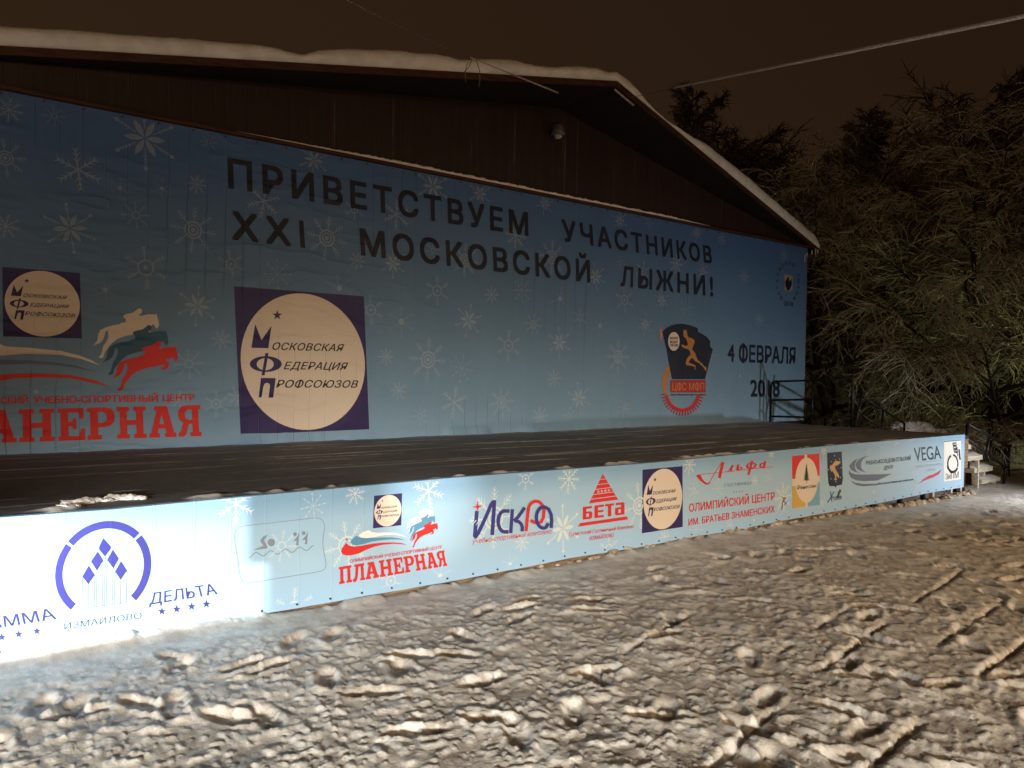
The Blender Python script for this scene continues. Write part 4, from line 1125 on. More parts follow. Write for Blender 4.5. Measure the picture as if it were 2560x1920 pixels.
def arc(cx, cy, rx, ry, a0, a1, n=16): return [(cx + rx * math.cos(math.radians(a0 + (a1 - a0) * i / n)), cy + ry * math.sin(math.radians(a0 + (a1 - a0) * i / n))) for i in range(n + 1)]


g = Art('front'); g.layer = 2
g.stroke(S4((240, 540), (226, 690), (214, 840)), 44 / k, 'violet')
g.up().stroke(S4((205, 845), (222, 838), (250, 800), (300, 700), (350, 590), (400, 470), (420, 442), (436, 438)), 42 / k, 'violet').up()
g.stroke(S4((438, 415), (434, 520), (424, 670), (414, 818)), 44 / k, 'violet').up()
g.stroke(S4(*([(612, 540)] + arc(560, 660, 78, 122, -100, -260) + [(602, 782)])), 42 / k, 'violet').up()
g.stroke(S4((645, 520), (635, 660), (625, 795)), 40 / k, 'violet').up()
g.stroke(S4((785, 500), (745, 560), (700, 620), (660, 655)), 40 / k, 'violet').up()
g.stroke(S4((668, 652), (715, 662), (745, 690), (758, 730), (755, 775)), 40 / k, 'violet').up()
g.stroke(S4(*([(800, 772), (812, 640), (826, 520)] + arc(915, 545, 92, 118, 190, 360, 14) + [(998, 620), (975, 665), (935, 680), (890, 670), (852, 648)])), 38 / k, 'red').up()
g.stroke(S4(*([(1055, 680)] + arc(1000, 615, 82, 122, 70, 290, 16) + [(1060, 520), (1088, 580), (1095, 650), (1088, 735)])), 40 / k, 'violet').up()
sx, sy = 240, 490
g.poly(S4((sx, sy - 80), (sx + 9, sy - 14), (sx + 70, sy - 6), (sx + 12, sy + 8), (sx, sy + 62), (sx - 10, sy + 10), (sx - 70, sy + 6), (sx - 10, sy - 10)), 'red')
g.up().disc(S4((sx, sy))[0], (18 / k, 0), (0, 18 / k), 'red')
g.text('учебно-спортивный комплекс', S4((180, 860), (1102, 742), (1098, 797), (176, 917)), 'red', 0.0, 0.15)
g.build('spark_logo', fb, 'navy and red interlaced rounded lettering with a red spark')

g = Art('front'); g.layer = 2
Lp = lambda t: (1688 + (1530 - 1688) * t, 110 + (455 - 110) * t); Rp = lambda t: (1688 + (1868 - 1688) * t, 110 + (410 - 110) * t)
for t0, t1 in ((0, .19), (.215, .36), (.385, .52), (.545, .69), (.715, .845), (.87, 1)): g.poly(S4(Lp(t0), Rp(t0), Rp(t1), Lp(t1)) if t0 else S4(Lp(0), Rp(t1), Lp(t1)), 'red')
g.up()
for i in range(4):
    x, y = 1638 + 40 * i, 318 - 5 * i; g.star(S4((x, y))[0], 19 / k, 'white'); 
g.up()
for i in range(4):
    x, y = 1638 + 40 * i, 318 - 5 * i; g.star(S4((x, y))[0], 11 / k, 'red')
fq = homog(UNIT, S4((1458, 495), (1938, 437), (1938, 580), (1456, 642)))
for R_ in ([(0, 1), (.215, 1), (.215, .82), (.085, .82), (.085, .60), (.19, .60), (.225, .5), (.225, .1), (.19, 0), (0, 0)], [(.275, 1), (.50, 1), (.50, .82), (.36, .82), (.36, .58), (.49, .58), (.49, .42), (.36, .42), (.36, .18), (.50, .18), (.50, 0), (.275, 0)], [(.53, 1), (.745, 1), (.745, .82), (.68, .82), (.68, 0), (.595, 0), (.595, .82), (.53, .82)],
           [(.785, 1), (.97, 1), (1, .9), (1, 0), (.80, 0), (.77, .1), (.77, .52), (.80, .62), (.915, .62), (.915, .82), (.785, .82)]):
    hole = {0.225: [(.085, .44), (.145, .44), (.145, .17), (.085, .17)], 1: [(.85, .46), (.915, .46), (.915, .16), (.85, .16)]}.get(max(p[0] for p in R_))
    g.poly([fq(*p) for p in R_], 'red', [[fq(*p) for p in hole]] if hole else [])
g.poly(S4((1430, 680), (1965, 603), (1978, 638), (1398, 722)), 'red')
g.text('Туристский Гостиничный Комплекс', S4((1297, 788), (2048, 696), (2046, 735), (1292, 832)), 'red', 0.012, 0.12)
g.text('ИЗМАЙЛОВО', S4((1537, 833), (1814, 797), (1810, 840), (1533, 879)), 'red', 0.012, 0.12)
g.build('pyramid_logo', fb, 'red striped triangle over blocky red letters')

S5 = Sub(1580, 1120, 5.53); k = 5.53
g = Art('front'); g.layer = 2
g.poly(S5((885, 385), (905, 367), (945, 372), (975, 430), (1015, 475), (1050, 486), (1085, 462), (1075, 488), (1045, 508), (1000, 500), (940, 450)), 'red')
g.stroke(S5((905, 372), (1400, 318), (1955, 258)), 8 / k, 'red').up()
g.stroke(S5((1060, 490), (1150, 335), (1240, 200)), 9 / k, 'red').up()
g.stroke(S5((1258, 195), (1228, 310), (1205, 415)), 38 / k, 'red')
g.stroke(S5((1312, 335), (1350, 290), (1388, 238)), 8 / k, 'red').up()
g.stroke(S5((1392, 236), (1372, 280), (1362, 328)), 28 / k, 'red')
g.stroke(S5((1470, 225), (1455, 268), (1448, 305)), 26 / k, 'red').up()
g.disc(S5((1490, 285))[0], (34 / k, -3 / k), (0, 22 / k), 'red', inner=0.5)
g.stroke(S5((1660, 178), (1630, 280), (1605, 372)), 28 / k, 'red').up()
g.disc(S5((1645, 243))[0], (72 / k, -6 / k), (0, 44 / k), 'red', inner=0.66)
g.disc(S5((1798, 240))[0], (38 / k, -3 / k), (0, 36 / k), 'red', inner=0.5).up()
g.stroke(S5((1840, 180), (1826, 235), (1812, 278)), 26 / k, 'red')
g.text('ГОСТИНИЦА', S5((1270, 498), (1645, 460), (1645, 498), (1272, 540)), 'slate', 0.0, 0, 1.5)
for x, y in ((1398, 610), (1438, 606), (1480, 602), (1520, 597)): g.disc(S5((x, y))[0], (5 / k, 0), (0, 9 / k), 'slate', n=10)
g.build('script_logo', fb, 'flowing red script word with a long underline')
g = Art('front'); g.layer = 2
g.text('ОЛИМПИЙСКИЙ ЦЕНТР', S5((785, 772), (1972, 608), (1972, 718), (788, 886)), 'red', 0.022)
g.build('lettering', fb); g = Art('front'); g.layer = 2
g.text('ИМ. БРАТЬЕВ ЗНАМЕНСКИХ', S5((778, 980), (1972, 793), (1972, 885), (778, 1074)), 'red', 0.022)
g.build('lettering', fb); g = Art('front'); g.layer = 2
g.star(S5((2100, 690))[0], 42 / k, 'maroon', 50 / k, 0.3)
g.stroke(S5((2100, 720), (2075, 760), (2080, 800), (2065, 850)), 12 / k, 'maroon'); g.stroke(S5((2085, 730), (2130, 770), (2110, 785), (2150, 738)), 12 / k, 'maroon')
g.build('runner_logo', fb)

S6 = Sub(1940, 1100, 7.373); k = 7.373
g = Art('front'); g.layer = 2
g.poly(S6((292, 297), (798, 247), (805, 1195), (303, 1262)), 'cream').up()
g.poly(S6((292, 297), (524, 274), (524, 715), (297, 718)), 'red'); g.poly(S6((570, 269), (798, 247), (800, 655), (570, 690)), 'red')
g.poly(S6((298, 850), (540, 830), (540, 1222), (303, 1262)), 'yellow'); g.poly(S6((580, 800), (802, 772), (805, 1195), (580, 1222)), 'sky')
g.up()
g.disc(S6((557, 740))[0], (208 / k, -10 / k), (0, 415 / k), 'cream').up()
rr = random.Random(4)
for i in range(9):
    y = 470 + i * 32; w = 12 + i * 6.5
    for s_ in (-1, 1): g.poly(S6((555, y - 26), (555 + s_ * w, y + 12 + rr.uniform(-6, 6)), (555 + s_ * w * 0.45, y + 18), (555 + s_ * 2, y + 24)), 'green')
g.stroke(S6((556, 430), (558, 600), (560, 800)), 7 / k, 'green')
g.text('Ренессанс', S6((390, 838), (742, 806), (742, 866), (392, 916)), 'black', 0.012)
g.build('spruce_logo', fb, 'four-colour square with a cream oval and a green spruce')
g = Art('front'); g.layer = 2
g.poly(S6((940, 235), (1210, 212), (1225, 640), (1233, 700), (1215, 820), (1120, 840), (1094, 878), (1075, 850), (985, 850), (965, 800), (950, 600)), 'black').up()
g.poly(S6((1000, 470), (1040, 450), (1070, 400), (1110, 385), (1190, 395), (1175, 430), (1120, 470), (1080, 480), (1095, 540), (1130, 600), (1160, 660), (1160, 700), (1135, 690), (1120, 650), (1105, 690), (1120, 735), (1085, 745), (1065, 720), (1090, 690), (1070, 620), (1035, 570), (1015, 590), (1000, 540), (985, 510)), 'gold')
for x, y in ((965, 545), (1010, 715), (1100, 770), (1185, 690), (1198, 510), (1170, 350), (1075, 290), (1095, 370), (1020, 400)): g.disc(S6((x, y))[0], (7 / k, 0), (0, 12 / k), 'cream', n=8)
sc = [((1005, 950), (1010, 1020), (1020, 1110), (1030, 1130)), ((1065, 950), (1020, 1040), (945, 1155)), ((1035, 1040), (1045, 1080), (1060, 1040), (1065, 1080), (1085, 1040), (1095, 1080), (1110, 1040), (1120, 1075)), ((1120, 1070), (1150, 960), (1180, 910), (1185, 935), (1150, 1020), (1140, 1070)), ((1140, 1050), (1165, 1030), (1160, 1065), (1180, 1060), (1195, 1020), (1195, 1060)), ((1055, 1105), (1130, 1090), (1205, 1078))]
for s_ in sc: g.stroke(S6(*s_), 13 / k, 'petrol').up()
g.build('shield_crest', fb, 'black shield with a gold winged beast over a handwritten word')

SV = Sub(2100, 1070, 6.9125); k = 6.9125
g = Art('front'); g.layer = 2
g.poly(SV((325, 520), (240, 560), (175, 625), (158, 665), (190, 720), (250, 755), (350, 785), (285, 745), (255, 690), (258, 610), (285, 555)), 'slate')
g.poly(SV((525, 485), (430, 490), (340, 530), (280, 590), (268, 640), (290, 700), (350, 740), (450, 770), (385, 725), (360, 670), (365, 600), (400, 530), (460, 498)), 'slate')
g.poly(SV((152, 720), (180, 770), (260, 800), (380, 805), (650, 800), (900, 790), (650, 905), (420, 920), (280, 905), (190, 860), (155, 800)), 'slate')
g.poly(SV((190, 910), (260, 945), (400, 965), (700, 960), (640, 990), (400, 1008), (290, 990), (220, 950)), 'slate')
g.text('УЧЕБНО-ИССЛЕДОВАТЕЛЬСКИЙ', SV((447, 570), (1222, 482), (1220, 552), (445, 640)), 'petrol', 0.012, 0.1)
g.text('ЦЕНТР', SV((757, 655), (914, 638), (910, 700), (753, 726)), 'petrol', 0.012, 0.1)
g.text('Московская Федерация профсоюзов', SV((655, 945), (1268, 868), (1266, 902), (652, 984)), 'petrol', 0.014, 0.1)
g.build('swirl_logo', fb, 'blue-grey swirl of bands with dark lettering')
g = Art('front'); g.layer = 2
g.text('VEGA', SV((1272, 330), (1725, 288), (1750, 528), (1292, 578)), 'petrol', 0.010)
g.stroke(SV((1300, 592), (1755, 565)), 0.7, 'grey')
g.text('HOTEL & CONVENTION', SV((1310, 645), (1768, 600), (1768, 645), (1312, 692)), 'ash', 0.0)
g.text('CENTER', SV((1480, 700), (1648, 692), (1648, 737), (1480, 757)), 'ash', 0.0)
g.poly(SV((1362, 968), (1440, 885), (1520, 830), (1620, 795), (1700, 750), (1760, 708), (1705, 800), (1620, 850), (1520, 885), (1440, 915), (1400, 945)), 'crimson')
g.build('hotel_logo', fb, 'tall dark Latin capitals over a red swoosh')
g = Art('front'); g.layer = 2
g.poly(SV((1795, 238), (2088, 210), (2085, 885), (1793, 925)), 'white').up()
g.stroke(SV((1795, 238), (2088, 211)), 1.2, 'black')
g.poly(SV((1940, 255), (2006, 245), (2028, 435), (1968, 425)), 'black'); g.poly(SV((2040, 372), (2068, 365), (2085, 550), (2058, 545)), 'black')
g.stroke(SV((2022, 330), (2028, 480)), 1.6, 'black').up()
for i in range(3):
    for j in range(2): x, y = 1958 + 26 * j + 6 * i, 268 + 55 * i; g.poly(SV((x, y), (x + 14, y - 2), (x + 15, y + 22), (x + 1, y + 24)), 'white')
g.disc(SV((1945, 620))[0], (98 / k, 0), (0, 170 / k), 'black', 100, 250, inner=0.78); g.disc(SV((1945, 620))[0], (98 / k, 0), (0, 170 / k), 'black', -86, 20, inner=0.80); g.disc(SV((1945, 620))[0], (104 / k, 0), (0, 160 / k), 'black', 28, 165, inner=0.74)
g.text('ЗиПМ', SV((1820, 790), (2045, 752), (2045, 860), (1820, 888)), 'black', 0.0)
g.build('tower_logo', fb, 'white card with black towers and a black ring')
pins = MB()
for i in range(52):
    x = 0.5 + 0.27 * i
    z = float(np.interp(x, fx, zb)) + 0.03
    pins.tube([(x, YF + 0.004, z), (x, YF - 0.010, z)], 0.008, 6)
pins.build('fixing_studs', pin_m, fb)['kind'] = 'stuff'

# unseen floodlight housing, added so its cut plate shapes the hard-edged light patch
fl_ = empty('floodlight', (-1.2, 3.55, 0)); tag(fl_, 'unseen black floodlight on a tripod, added to shape the light patch', 'floodlight')
Lx, Ly, Lz, ap_ = -1.2, 3.6, 1.0, 0.25
prj = lambda x, z: (Lx + (x - Lx) * ap_ / (YF - Ly), Lz + (z - Lz) * ap_ / (YF - Ly))
out_ = [(-1.55, 0.55), (-0.55, 0.55), (-0.55, 1.25), (-1.55, 1.25)]
hole_ = [prj(-3.5, -0.035), prj(2.43, -0.035), prj(2.43, 0.34), prj(2.28, 0.36), prj(2.28, 0.848), prj(-3.5, 0.848)]
tri_ = tessellate_polygon([[Vector((x, z, 0)) for x, z in out_], [Vector((x, z, 0)) for x, z in hole_]])
mesh_obj('beam_mask', [(x, Ly + ap_, z) for x, z in out_ + hole_], tri_, iron, fl_)
hs_ = MB().box((-1.56, Ly - 0.2, 0.54), (-1.552, Ly + ap_ + 0.002, 1.26)).box((-0.548, Ly - 0.2, 0.54), (-0.54, Ly + ap_ + 0.002, 1.26)).box((-1.55, Ly - 0.2, 0.54), (-0.55, Ly - 0.19, 1.26))
hs_.box((-1.55, Ly - 0.188, 1.252), (-0.55, Ly + ap_ + 0.002, 1.26)).box((-1.55, Ly - 0.188, 0.54), (-0.55, Ly + ap_ + 0.002, 0.548)).build('housing', iron, fl_)
for a_ in (0.5, 2.6, 4.7): MB().tube([(Lx + .05, Ly, 0.535), (Lx + .05 + 0.45 * math.cos(a_), Ly + 0.45 * math.sin(a_), -0.05)], 0.016, 6).build('leg', iron, fl_)

# ------------------------------------------------------------------ railings and stairs at the right end
def rail_thing(name, label, cat, posts, rails, r=0.022, group=None, mat=None):
    mat = mat or iron
    root = empty(name, posts[0][0]); tag(root, label, cat, group)
    for p in posts: MB().tube(p, r, 8).build('post', mat, root, True)
    for p in rails: MB().tube(p, r * 0.9, 8).build('rail', mat, root, True)
    return root


XR = 14.40
ya, yb = 9.45, 7.75
rail_thing('stage_railing', 'black pipe railing with three bars at the right end of the stage', 'railing',
           [[(XR, ya, HS - 0.01), (XR, ya, 1.58), (XR, ya - 0.03, 1.62), (XR, ya - 0.10, 1.645)], [(XR, yb, HS - 0.01), (XR, yb, 1.64), (XR, yb + 0.03, 1.69), (XR, yb + 0.10, 1.71)], [(XR, 8.55, HS - 0.01), (XR, 8.55, 1.66)]],
           [[(XR, ya - 0.10, 1.645), (XR, yb + 0.10, 1.71)], [(XR, ya, 1.27), (XR, yb, 1.36)], [(XR, ya, 0.95), (XR, yb, 1.00)]])
yr = 7.75
rail_thing('stair_handrail', 'dark handrail running down the far side of the stairs behind the deck', 'handrail',
           [[(14.50, yr, 0.80), (14.75, yr, 1.48)], [(15.50, yr, 0.30), (15.56, yr, 1.13)], [(16.43, yr, 0.0), (16.44, yr, 0.86)]],
           [[(14.80, yr, 1.38), (16.44, yr, 0.85)], [(14.66, yr, 1.10), (16.43, yr, 0.45)]])
yr = 5.93
rail_thing('stair_handrail', 'dark pipe handrail with leaning posts running down beside the snowy steps', 'handrail',
           [[(14.72, yr, 0.30), (14.86, yr, 1.0)], [(15.64, yr, 0.36), (15.78, yr, 0.82)], [(16.44, yr, -0.15), (16.68, yr, 0.56)]],
           [[(14.86, yr, 0.99), (16.66, yr, 0.52)], [(14.80, yr, 0.76), (16.54, yr, 0.15)]], r=0.026)

stair = empty('wooden_stairs', (15.4, 6.7, 0)); tag(stair, 'rough wooden side stairs with snowy treads beside the banner end', 'stairs')
for i, (x0, x1, z, t) in enumerate(((14.46, 15.14, 0.645, 0.09), (14.76, 15.63, 0.43, 0.085), (15.30, 16.08, 0.205, 0.085), (15.62, 16.44, -0.015, 0.075))):
    tr = bevel(MB().box((x0, 5.98, z - t), (x1, 7.6, z)).build('tread', wood_raw, stair), 0.006)
    sv, sf = [], []
    n1, n2 = 18, 26
    for a in range(n1):
        for b_ in range(n2):
            x = x0 + 0.01 + (x1 - x0 - 0.02) * a / (n1 - 1); y = 5.985 + 1.6 * b_ / (n2 - 1)
            ed = min(1, min(a, n1 - 1 - a) / 2.0, min(b_, n2 - 1 - b_) / 1.5)
            sv.append((x, y, z + 0.002 + ed * (0.035 + 0.05 * fbm(np.array([x * 6.0]), np.array([y * 6.0]), 3)[0]) * (1.3 if i == 0 else 0.7)))
    for a in range(n1 - 1):
        for b_ in range(n2 - 1): sf.append((a * n2 + b_, (a + 1) * n2 + b_, (a + 1) * n2 + b_ + 1, a * n2 + b_ + 1))
    mesh_obj('tread_snow', sv, sf, snow_clean, tr, smooth=True)
for x, y, z0, z1 in ((14.92, 5.99, 0.43, 0.555), (15.40, 5.965, -0.25, 0.345), (15.52, 6.05, -0.1, 0.12), (15.88, 6.05, -0.1, 0.12), (16.28, 6.02, -0.25, -0.09), (15.52, 7.4, -0.2, 0.345), (16.0, 7.4, -0.2, 0.12)):
    MB().box((x, y, z0), (x + 0.06, y + 0.06, z1)).build('leg', wood_raw, stair)
for x, z0, z1 in ((14.72, 0.43, 0.55), (15.28, 0.2, 0.34), (15.60, -0.1, 0.115)): MB().box((x, 6.06, z0), (x + 0.03, 7.55, z1)).build('riser', wood_dark, stair)

# ------------------------------------------------------------------ wires over the stage
rope_pts = lambda a, b, sag, n=24: [(a[0] + (b[0] - a[0]) * t, a[1] + (b[1] - a[1]) * t, a[2] + (b[2] - a[2]) * t - sag * 4 * t * (1 - t)) for t in [i / n for i in range(n + 1)]]
r1 = empty('frosted_cable', at_d(1680, 220, 10.5)); tag(r1, 'thick frosted cable slanting up to the upper right corner', 'cable')
p0, p1 = at_d(1680, 220, 10.5), at_d(2620, 28, 4.2)
pts = rope_pts(p0, p1, 0.0, 60)
rj = random.Random(2)
MB().tube(pts, [0.004] + [0.0118 + rj.uniform(-0.0012, 0.0016) for _ in pts[1:]], 8).build('frost_coat', frost, r1, True)
MB().tube([on_y(1527, 248, 8.45), at_d(1610, 238, 10.7), p0, pts[3]], 0.0035, 6).build('wire', cord, r1, True)
r2 = empty('hanging_cable', on_y(1395, 232, 8.0)); tag(r2, 'thin wire with loose knotted ends hanging before the ridge', 'cable')
e0, e1, e2 = on_y(1395, 232, 8.6), at_d(1175, 143, 8.2), at_d(860, -4, 5.0)
MB().tube(rope_pts(e0, e1, 0.0, 30), [0.012 - 0.006 * i / 30 + rj.uniform(-.001, .001) for i in range(31)], 8).build('frost_coat', frost, r2, True)
MB().tube(rope_pts(e1, e2, 0.02, 16), 0.0035, 5).build('wire', cord, r2, True)
for P_ in (((1176, 144), (1166, 165), (1163, 190), (1165, 206)), ((1180, 147), (1172, 168), (1162, 178), (1161, 195)), ((1190, 150), (1199, 175), (1200, 200), (1197, 218))):
    MB().tube([at_d(x, y, 8.15) for x, y in P_], 0.004, 5).build('loose_end', cord, r2, True)
b1 = MB().tube([on_y(1537, 224, 8.33), on_y(1562, 245, 8.33), on_y(1584, 263, 8.34)], 0.014, 8).build('frosted_bar', frost, None, True)
tag(b1, 'short frosted bar fixed under the right-hand verge next to the ridge', 'bar')


# ------------------------------------------------------------------ trees
def twig_mat(name, bark, snow, lo, hi):
    m, n, l, b = new_mat(name)
    g = n.new('ShaderNodeNewGeometry'); s = n.new('ShaderNodeSeparateXYZ'); l.new(g.outputs['Normal'], s.inputs[0])
    t = n.new('ShaderNodeTexNoise'); t.inputs['Scale'].default_value = 3; t.inputs['Detail'].default_value = 3; l.new(g.outputs['Position'], t.inputs['Vector'])
    q = n.new('ShaderNodeMath'); q.operation = 'MULTIPLY_ADD'; q.inputs[1].default_value = 0.8; l.new(t.outputs['Fac'], q.inputs[0]); l.new(s.outputs['Z'], q.inputs[2])
    mr = n.new('ShaderNodeMapRange'); mr.inputs[1].default_value = lo; mr.inputs[2].default_value = hi; l.new(q.outputs[0], mr.inputs[0])
    mx = n.new('ShaderNodeMix'); mx.data_type = 'RGBA'; mx.inputs[6].default_value = (*bark, 1); mx.inputs[7].default_value = (*snow, 1)
    l.new(mr.outputs[0], mx.inputs[0]); l.new(mx.outputs[2], b.inputs['Base Color']); b.inputs['Roughness'].default_value = 0.85; b.inputs['Specular IOR Level'].default_value = 0.1
    return m


tw_snowy = twig_mat('snowy_twigs', (0.020, 0.017, 0.012), (0.50, 0.49, 0.37), -0.5, 0.8)
tw_dark = twig_mat('bare_twigs', (0.07, 0.058, 0.048), (0.34, 0.30, 0.26), -0.3, 0.9)
bark_m = noisy('bark', (0.010, 0.008, 0.006), (0.04, 0.032, 0.024), 6, 0.9, 0.6, 25, (3, 3, 0.8))


def grow(seed, height, spread, limbs, per_limb, twigs, droop=0.5, r_tw=0.016, trunk_r=0.16, start=0.12, lean=0.3):
    """Trunk and limbs in one builder, the fine snow-laden branches in another; origin at the foot."""
    rg = random.Random(seed)
    tr, cr = MB(), MB()
    tp = [Vector((0, 0, -0.3))]
    d = Vector((rg.uniform(-lean, lean), rg.uniform(-lean, lean), 1)).normalized()
    n = 8
    for i in range(n):
        tp.append(tp[-1] + d * (height * 0.8 + 0.3) / n)
        d = (d + Vector((rg.uniform(-.12, .12), rg.uniform(-.12, .12), 0.08))).normalized()
    tr.tube(tp, [trunk_r * (1 - 0.85 * i / n) for i in range(n + 1)], 8)

    def path(p, d, length, segs, curl, gd):
        P = [p]; d = d.normalized()
        for _ in range(segs):
            d = (d + Vector((rg.uniform(-curl, curl), rg.uniform(-curl, curl), rg.uniform(-curl, curl) * 0.7 - gd))).normalized()
            P.append(P[-1] + d * (length / segs))
        return P

    def along(P, t):
        t = t * (len(P) - 1); i = min(int(t), len(P) - 2); return P[i].lerp(P[i + 1], t - i), (P[i + 1] - P[i]).normalized()
    for li in range(limbs):
        t = start + (1 - start) * (li + rg.random()) / limbs
        p, _ = along(tp, t)
        a = li * 2.4 + rg.uniform(-.5, .5)
        el = rg.uniform(0.15, 0.9) + 0.5 * t
        L = spread * rg.uniform(0.75, 1.15) * (1.05 - 0.55 * t)
        P = path(p, Vector((math.cos(a) * math.cos(el), math.sin(a) * math.cos(el), math.sin(el))), L, 8, 0.16, 0.11 * droop)
        tr.tube(P, [max(0.012, trunk_r * 0.42 * (1 - t * 0.5) * (1 - 0.9 * i / 8)) for i in range(9)], 6, False)
        for k in range(per_limb):
            u = 0.18 + 0.82 * (k + rg.random()) / per_limb
            q, dq = along(P, u)
            side = dq.cross(Vector((0, 0, 1))); side = side.normalized() if side.length > .1 else Vector((1, 0, 0))
            dd = dq * 0.7 + side * rg.choice((-1, 1)) * rg.uniform(0.4, 1.1) + Vector((0, 0, rg.uniform(-0.5, 0.5)))
            L2 = L * rg.uniform(0.22, 0.46)
            P2 = path(q, dd, L2, 6, 0.24, 0.16 * droop)
            cr.tube(P2, [r_tw * 1.5 * (1 - 0.6 * i / 6) for i in range(7)], 4, False)
            for w in range(twigs):
                q3, d3 = along(P2, 0.1 + 0.9 * (w + rg.random()) / twigs)
                s3 = d3.cross(Vector((rg.uniform(-1, 1), rg.uniform(-1, 1), 1))).normalized()
                P3 = path(q3, d3 * 0.8 + s3 * rg.choice((-1, 1)) * rg.uniform(0.5, 1.1) + Vector((0, 0, rg.uniform(-.3, .25))), L2 * rg.uniform(0.28, 0.62), 4, 0.34, 0.2 * droop)
                cr.tube(P3, [r_tw * (1 - 0.55 * i / 4) for i in range(5)], 3, False)
    return tr, cr


_tree_mesh = {}


def tree(kind, loc, label, group, args, mats, scale=1.0, rot=0.0, name='snowy_tree'):
    root = empty(name, loc); tag(root, label, 'tree', group)
    if kind not in _tree_mesh:
        tr, cr = grow(**args); a = tr.build('trunk', mats[0]); b = cr.build('crown', mats[1]); _tree_mesh[kind] = (a, b); parts = (a, b)
    else:
        parts = [o.copy() for o in _tree_mesh[kind]]
        for o in parts: COL.objects.link(o)
    for o in parts:
        o.parent = root; o.matrix_parent_inverse = Matrix.Identity(4)
    root.scale = (scale,) * 3; root.rotation_euler = (0, 0, rot)
    return root


def ground_at(px, dist):                                         # foot of something standing in the direction of px at a distance
    r = ray(px, 945); h = math.hypot(r[0], r[1]); return (r[0] / h * dist, r[1] / h * dist, GZ)


SN = (bark_m, tw_snowy); DK = (bark_m, tw_dark)
GS = dict(seed=21, height=6.2, spread=4.6, limbs=17, per_limb=17, twigs=13, droop=0.75, r_tw=0.0115, trunk_r=0.17, start=0.14)
GT = dict(seed=33, height=8.0, spread=5.2, limbs=19, per_limb=17, twigs=13, droop=0.6, r_tw=0.0115, trunk_r=0.19, start=0.12)
GB = dict(seed=44, height=3.6, spread=3.3, limbs=15, per_limb=16, twigs=12, droop=0.9, r_tw=0.010, trunk_r=0.10, start=0.05)
grp = 'snowy trees beside the stage'
tree('s', ground_at(2095, 22.5), 'spreading snow-laced tree with a dark leaning trunk just right of the hall', grp, GS, SN)
tree('t', ground_at(2440, 22.0), 'tall snow-laced tree at the right edge lit green from below', grp, GT, SN)
tree('t', ground_at(2270, 27.0), 'snow-laced tree standing behind and between the two nearest ones', grp, GT, SN, 1.12, 2.1)
tree('s', ground_at(2600, 26.0), 'snow-laced tree cut by the right edge of the photo', grp, GS, SN, 1.25, 1.0)
tree('b', ground_at(1985, 25.0), 'low snowy bush showing past the right end of the hall wall', grp, GB, SN, 1.15, 0.4, name='snowy_bush')
tree('b', ground_at(2190, 24.0), 'dense snowy bush in the shade under the spreading tree', grp, GB, SN, 1.0, 2.4, name='snowy_bush')
tree('b', ground_at(2520, 20.0), 'low snowy bush by the rail fence at the right edge', grp, GB, SN, 0.85, 4.0, name='snowy_bush')
tree('s', ground_at(2010, 31.0), 'dim snow-laced tree over the right end of the roof', grp, GS, SN, 1.35, 3.3)

GD = dict(seed=55, height=12.0, spread=4.2, limbs=34, per_limb=18, twigs=12, droop=0.22, r_tw=0.022, trunk_r=0.20, start=0.16, lean=0.08)
GE = dict(seed=66, height=13.0, spread=2.6, limbs=38, per_limb=16, twigs=12, droop=0.30, r_tw=0.022, trunk_r=0.18, start=0.10, lean=0.05)
def far_scale(kd, px, ytop, dist):                              # size that brings the tip of a far tree to the height it has in the photograph
    need = (945 - ytop) / F_PX * dist * F_PX / math.hypot(F_PX, px - 1280) + CAM_H
    if kd not in _tree_mesh:
        tree(kd, (0, 0, 0), 'x', 'x', GD if kd == 'd' else GE, DK)
        bpy.data.objects.remove(_tree_mesh[kd][0].parent)
        for o in _tree_mesh[kd]: COL.objects.unlink(o)
    return need / max(v.co.z for v in _tree_mesh[kd][1].data.vertices)


FAR = [(1652, 275, 44, 'd', 'faint dark tree just over the steep part of the roof'), (1708, 231, 50, 'e', 'narrow lone dark tree rising highest above the right roof slope'), (1765, 312, 46, 'd', 'dark bushy tree right of the narrow lone one'),
       (1818, 322, 48, 'd', 'dark round-headed tree above the middle of the right roof slope'), (1880, 335, 47, 'e', 'dark pointed tree above the middle of the right roof slope'), (1938, 366, 50, 'd', 'dim tree above the lower right roof slope'),
       (2000, 395, 49, 'd', 'dim low tree behind the end of the eaves'), (2079, 341, 46, 'e', 'dark narrow tree standing clear in the gap of sky right of the roof'), (2150, 430, 52, 'd', 'distant low dark tree left of the pointed one'),
       (2206, 260, 45, 'e', 'dark pointed tree behind the spreading snowy tree'), (2295, 330, 50, 'd', 'dim dark tree between the pointed and the tall one'), (2385, 191, 44, 'd', 'tall dark tree standing left of the right edge'),
       (2535, 140, 43, 'e', 'tallest dark tree, in the upper right corner')]
for i, (px, yt, dist, kd, lab) in enumerate(FAR):
    tree(kd, ground_at(px, dist), lab, 'dark trees beyond the stage', GD if kd == 'd' else GE, DK, far_scale(kd, px, yt, dist), i * 1.3, name='dark_tree')
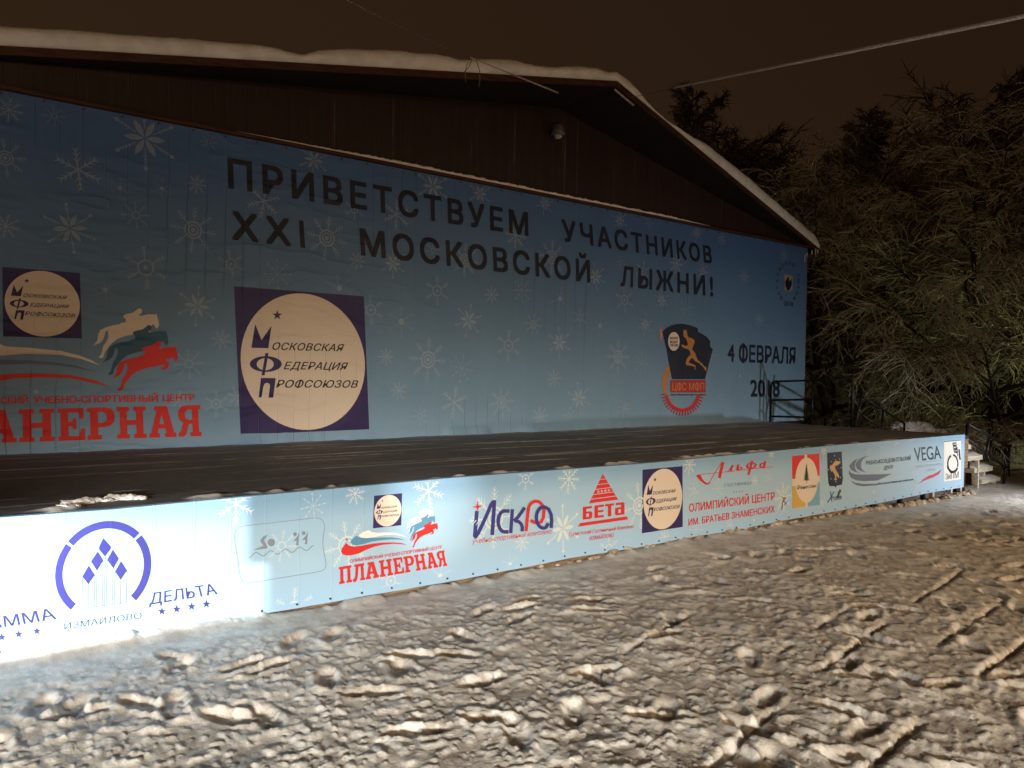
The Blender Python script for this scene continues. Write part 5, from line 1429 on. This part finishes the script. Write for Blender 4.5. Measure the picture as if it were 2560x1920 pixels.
tree('d', ground_at(30, 34), 'dim bare tree behind the left end of the roof', 'dark trees beyond the stage', GD, SN, 1.02, 0.7, name='dark_tree')
# a belt of wood far behind, one mass
rw = random.Random(77)
wv_, wf_ = MB(), None
for i in range(2600):
    x, y, _ = ground_at(rw.uniform(1500, 2750), rw.uniform(58, 66)); h = rw.uniform(0, 7.5) * (0.6 + 0.4 * math.sin(x * 0.7) ** 2)
    s = rw.uniform(0.3, 0.8); a = rw.uniform(0, 6.3)
    n0 = len(wv_.v)
    wv_.v += [(x - s * math.cos(a), y - s * math.sin(a), h - s * .4), (x + s * math.cos(a), y + s * math.sin(a), h - s * .2), (x + rw.uniform(-.3, .3), y, h + s)]; wv_.f.append((n0, n0 + 1, n0 + 2))
wd = wv_.build('far_wood', noisy('far_wood', (0.010, 0.008, 0.006), (0.03, 0.024, 0.018), 1, 0.9)); tag(wd, 'dark mass of woodland far behind the trees', 'wood', kind='stuff')

# fence and snow lumps beyond the stairs
f0, f1 = ground_at(2470, 21.5), ground_at(2700, 21.0)
fz = GZ
ft = empty('rail_fence', f0); tag(ft, 'dark low fence of two rails half hidden under the snowy branches at right', 'fence')
for t in (0.05, 0.5, 0.95):
    x, y = f0[0] + (f1[0] - f0[0]) * t, f0[1] + (f1[1] - f0[1]) * t
    MB().box((x - .05, y - .05, fz - .1), (x + .05, y + .05, fz + 1.35)).build('post', iron, ft)
for h in (0.55, 1.0): MB().tube([(f0[0], f0[1], fz + h), (f1[0], f1[1], fz + h)], 0.06, 6).build('rail', iron, ft)
for k, (px, py, s) in enumerate(((2268, 1066, .42), (2306, 1063, .34), (2245, 1062, .24), (2352, 1074, .24), (2388, 1078, .26), (2425, 1075, .22), (2448, 1085, .26))):
    x, y, z = at_d(px, py, 17.0)
    tag(clod('snow_lump', x, y, z - 0.08, s * 0.8, s * 0.6, s * 0.42, 200 + k, snow_clean, 0.8), 'rounded lump of snow on the bank beyond the far edge of the stage', 'snow lump', 'snow lumps on the bank behind the stage')
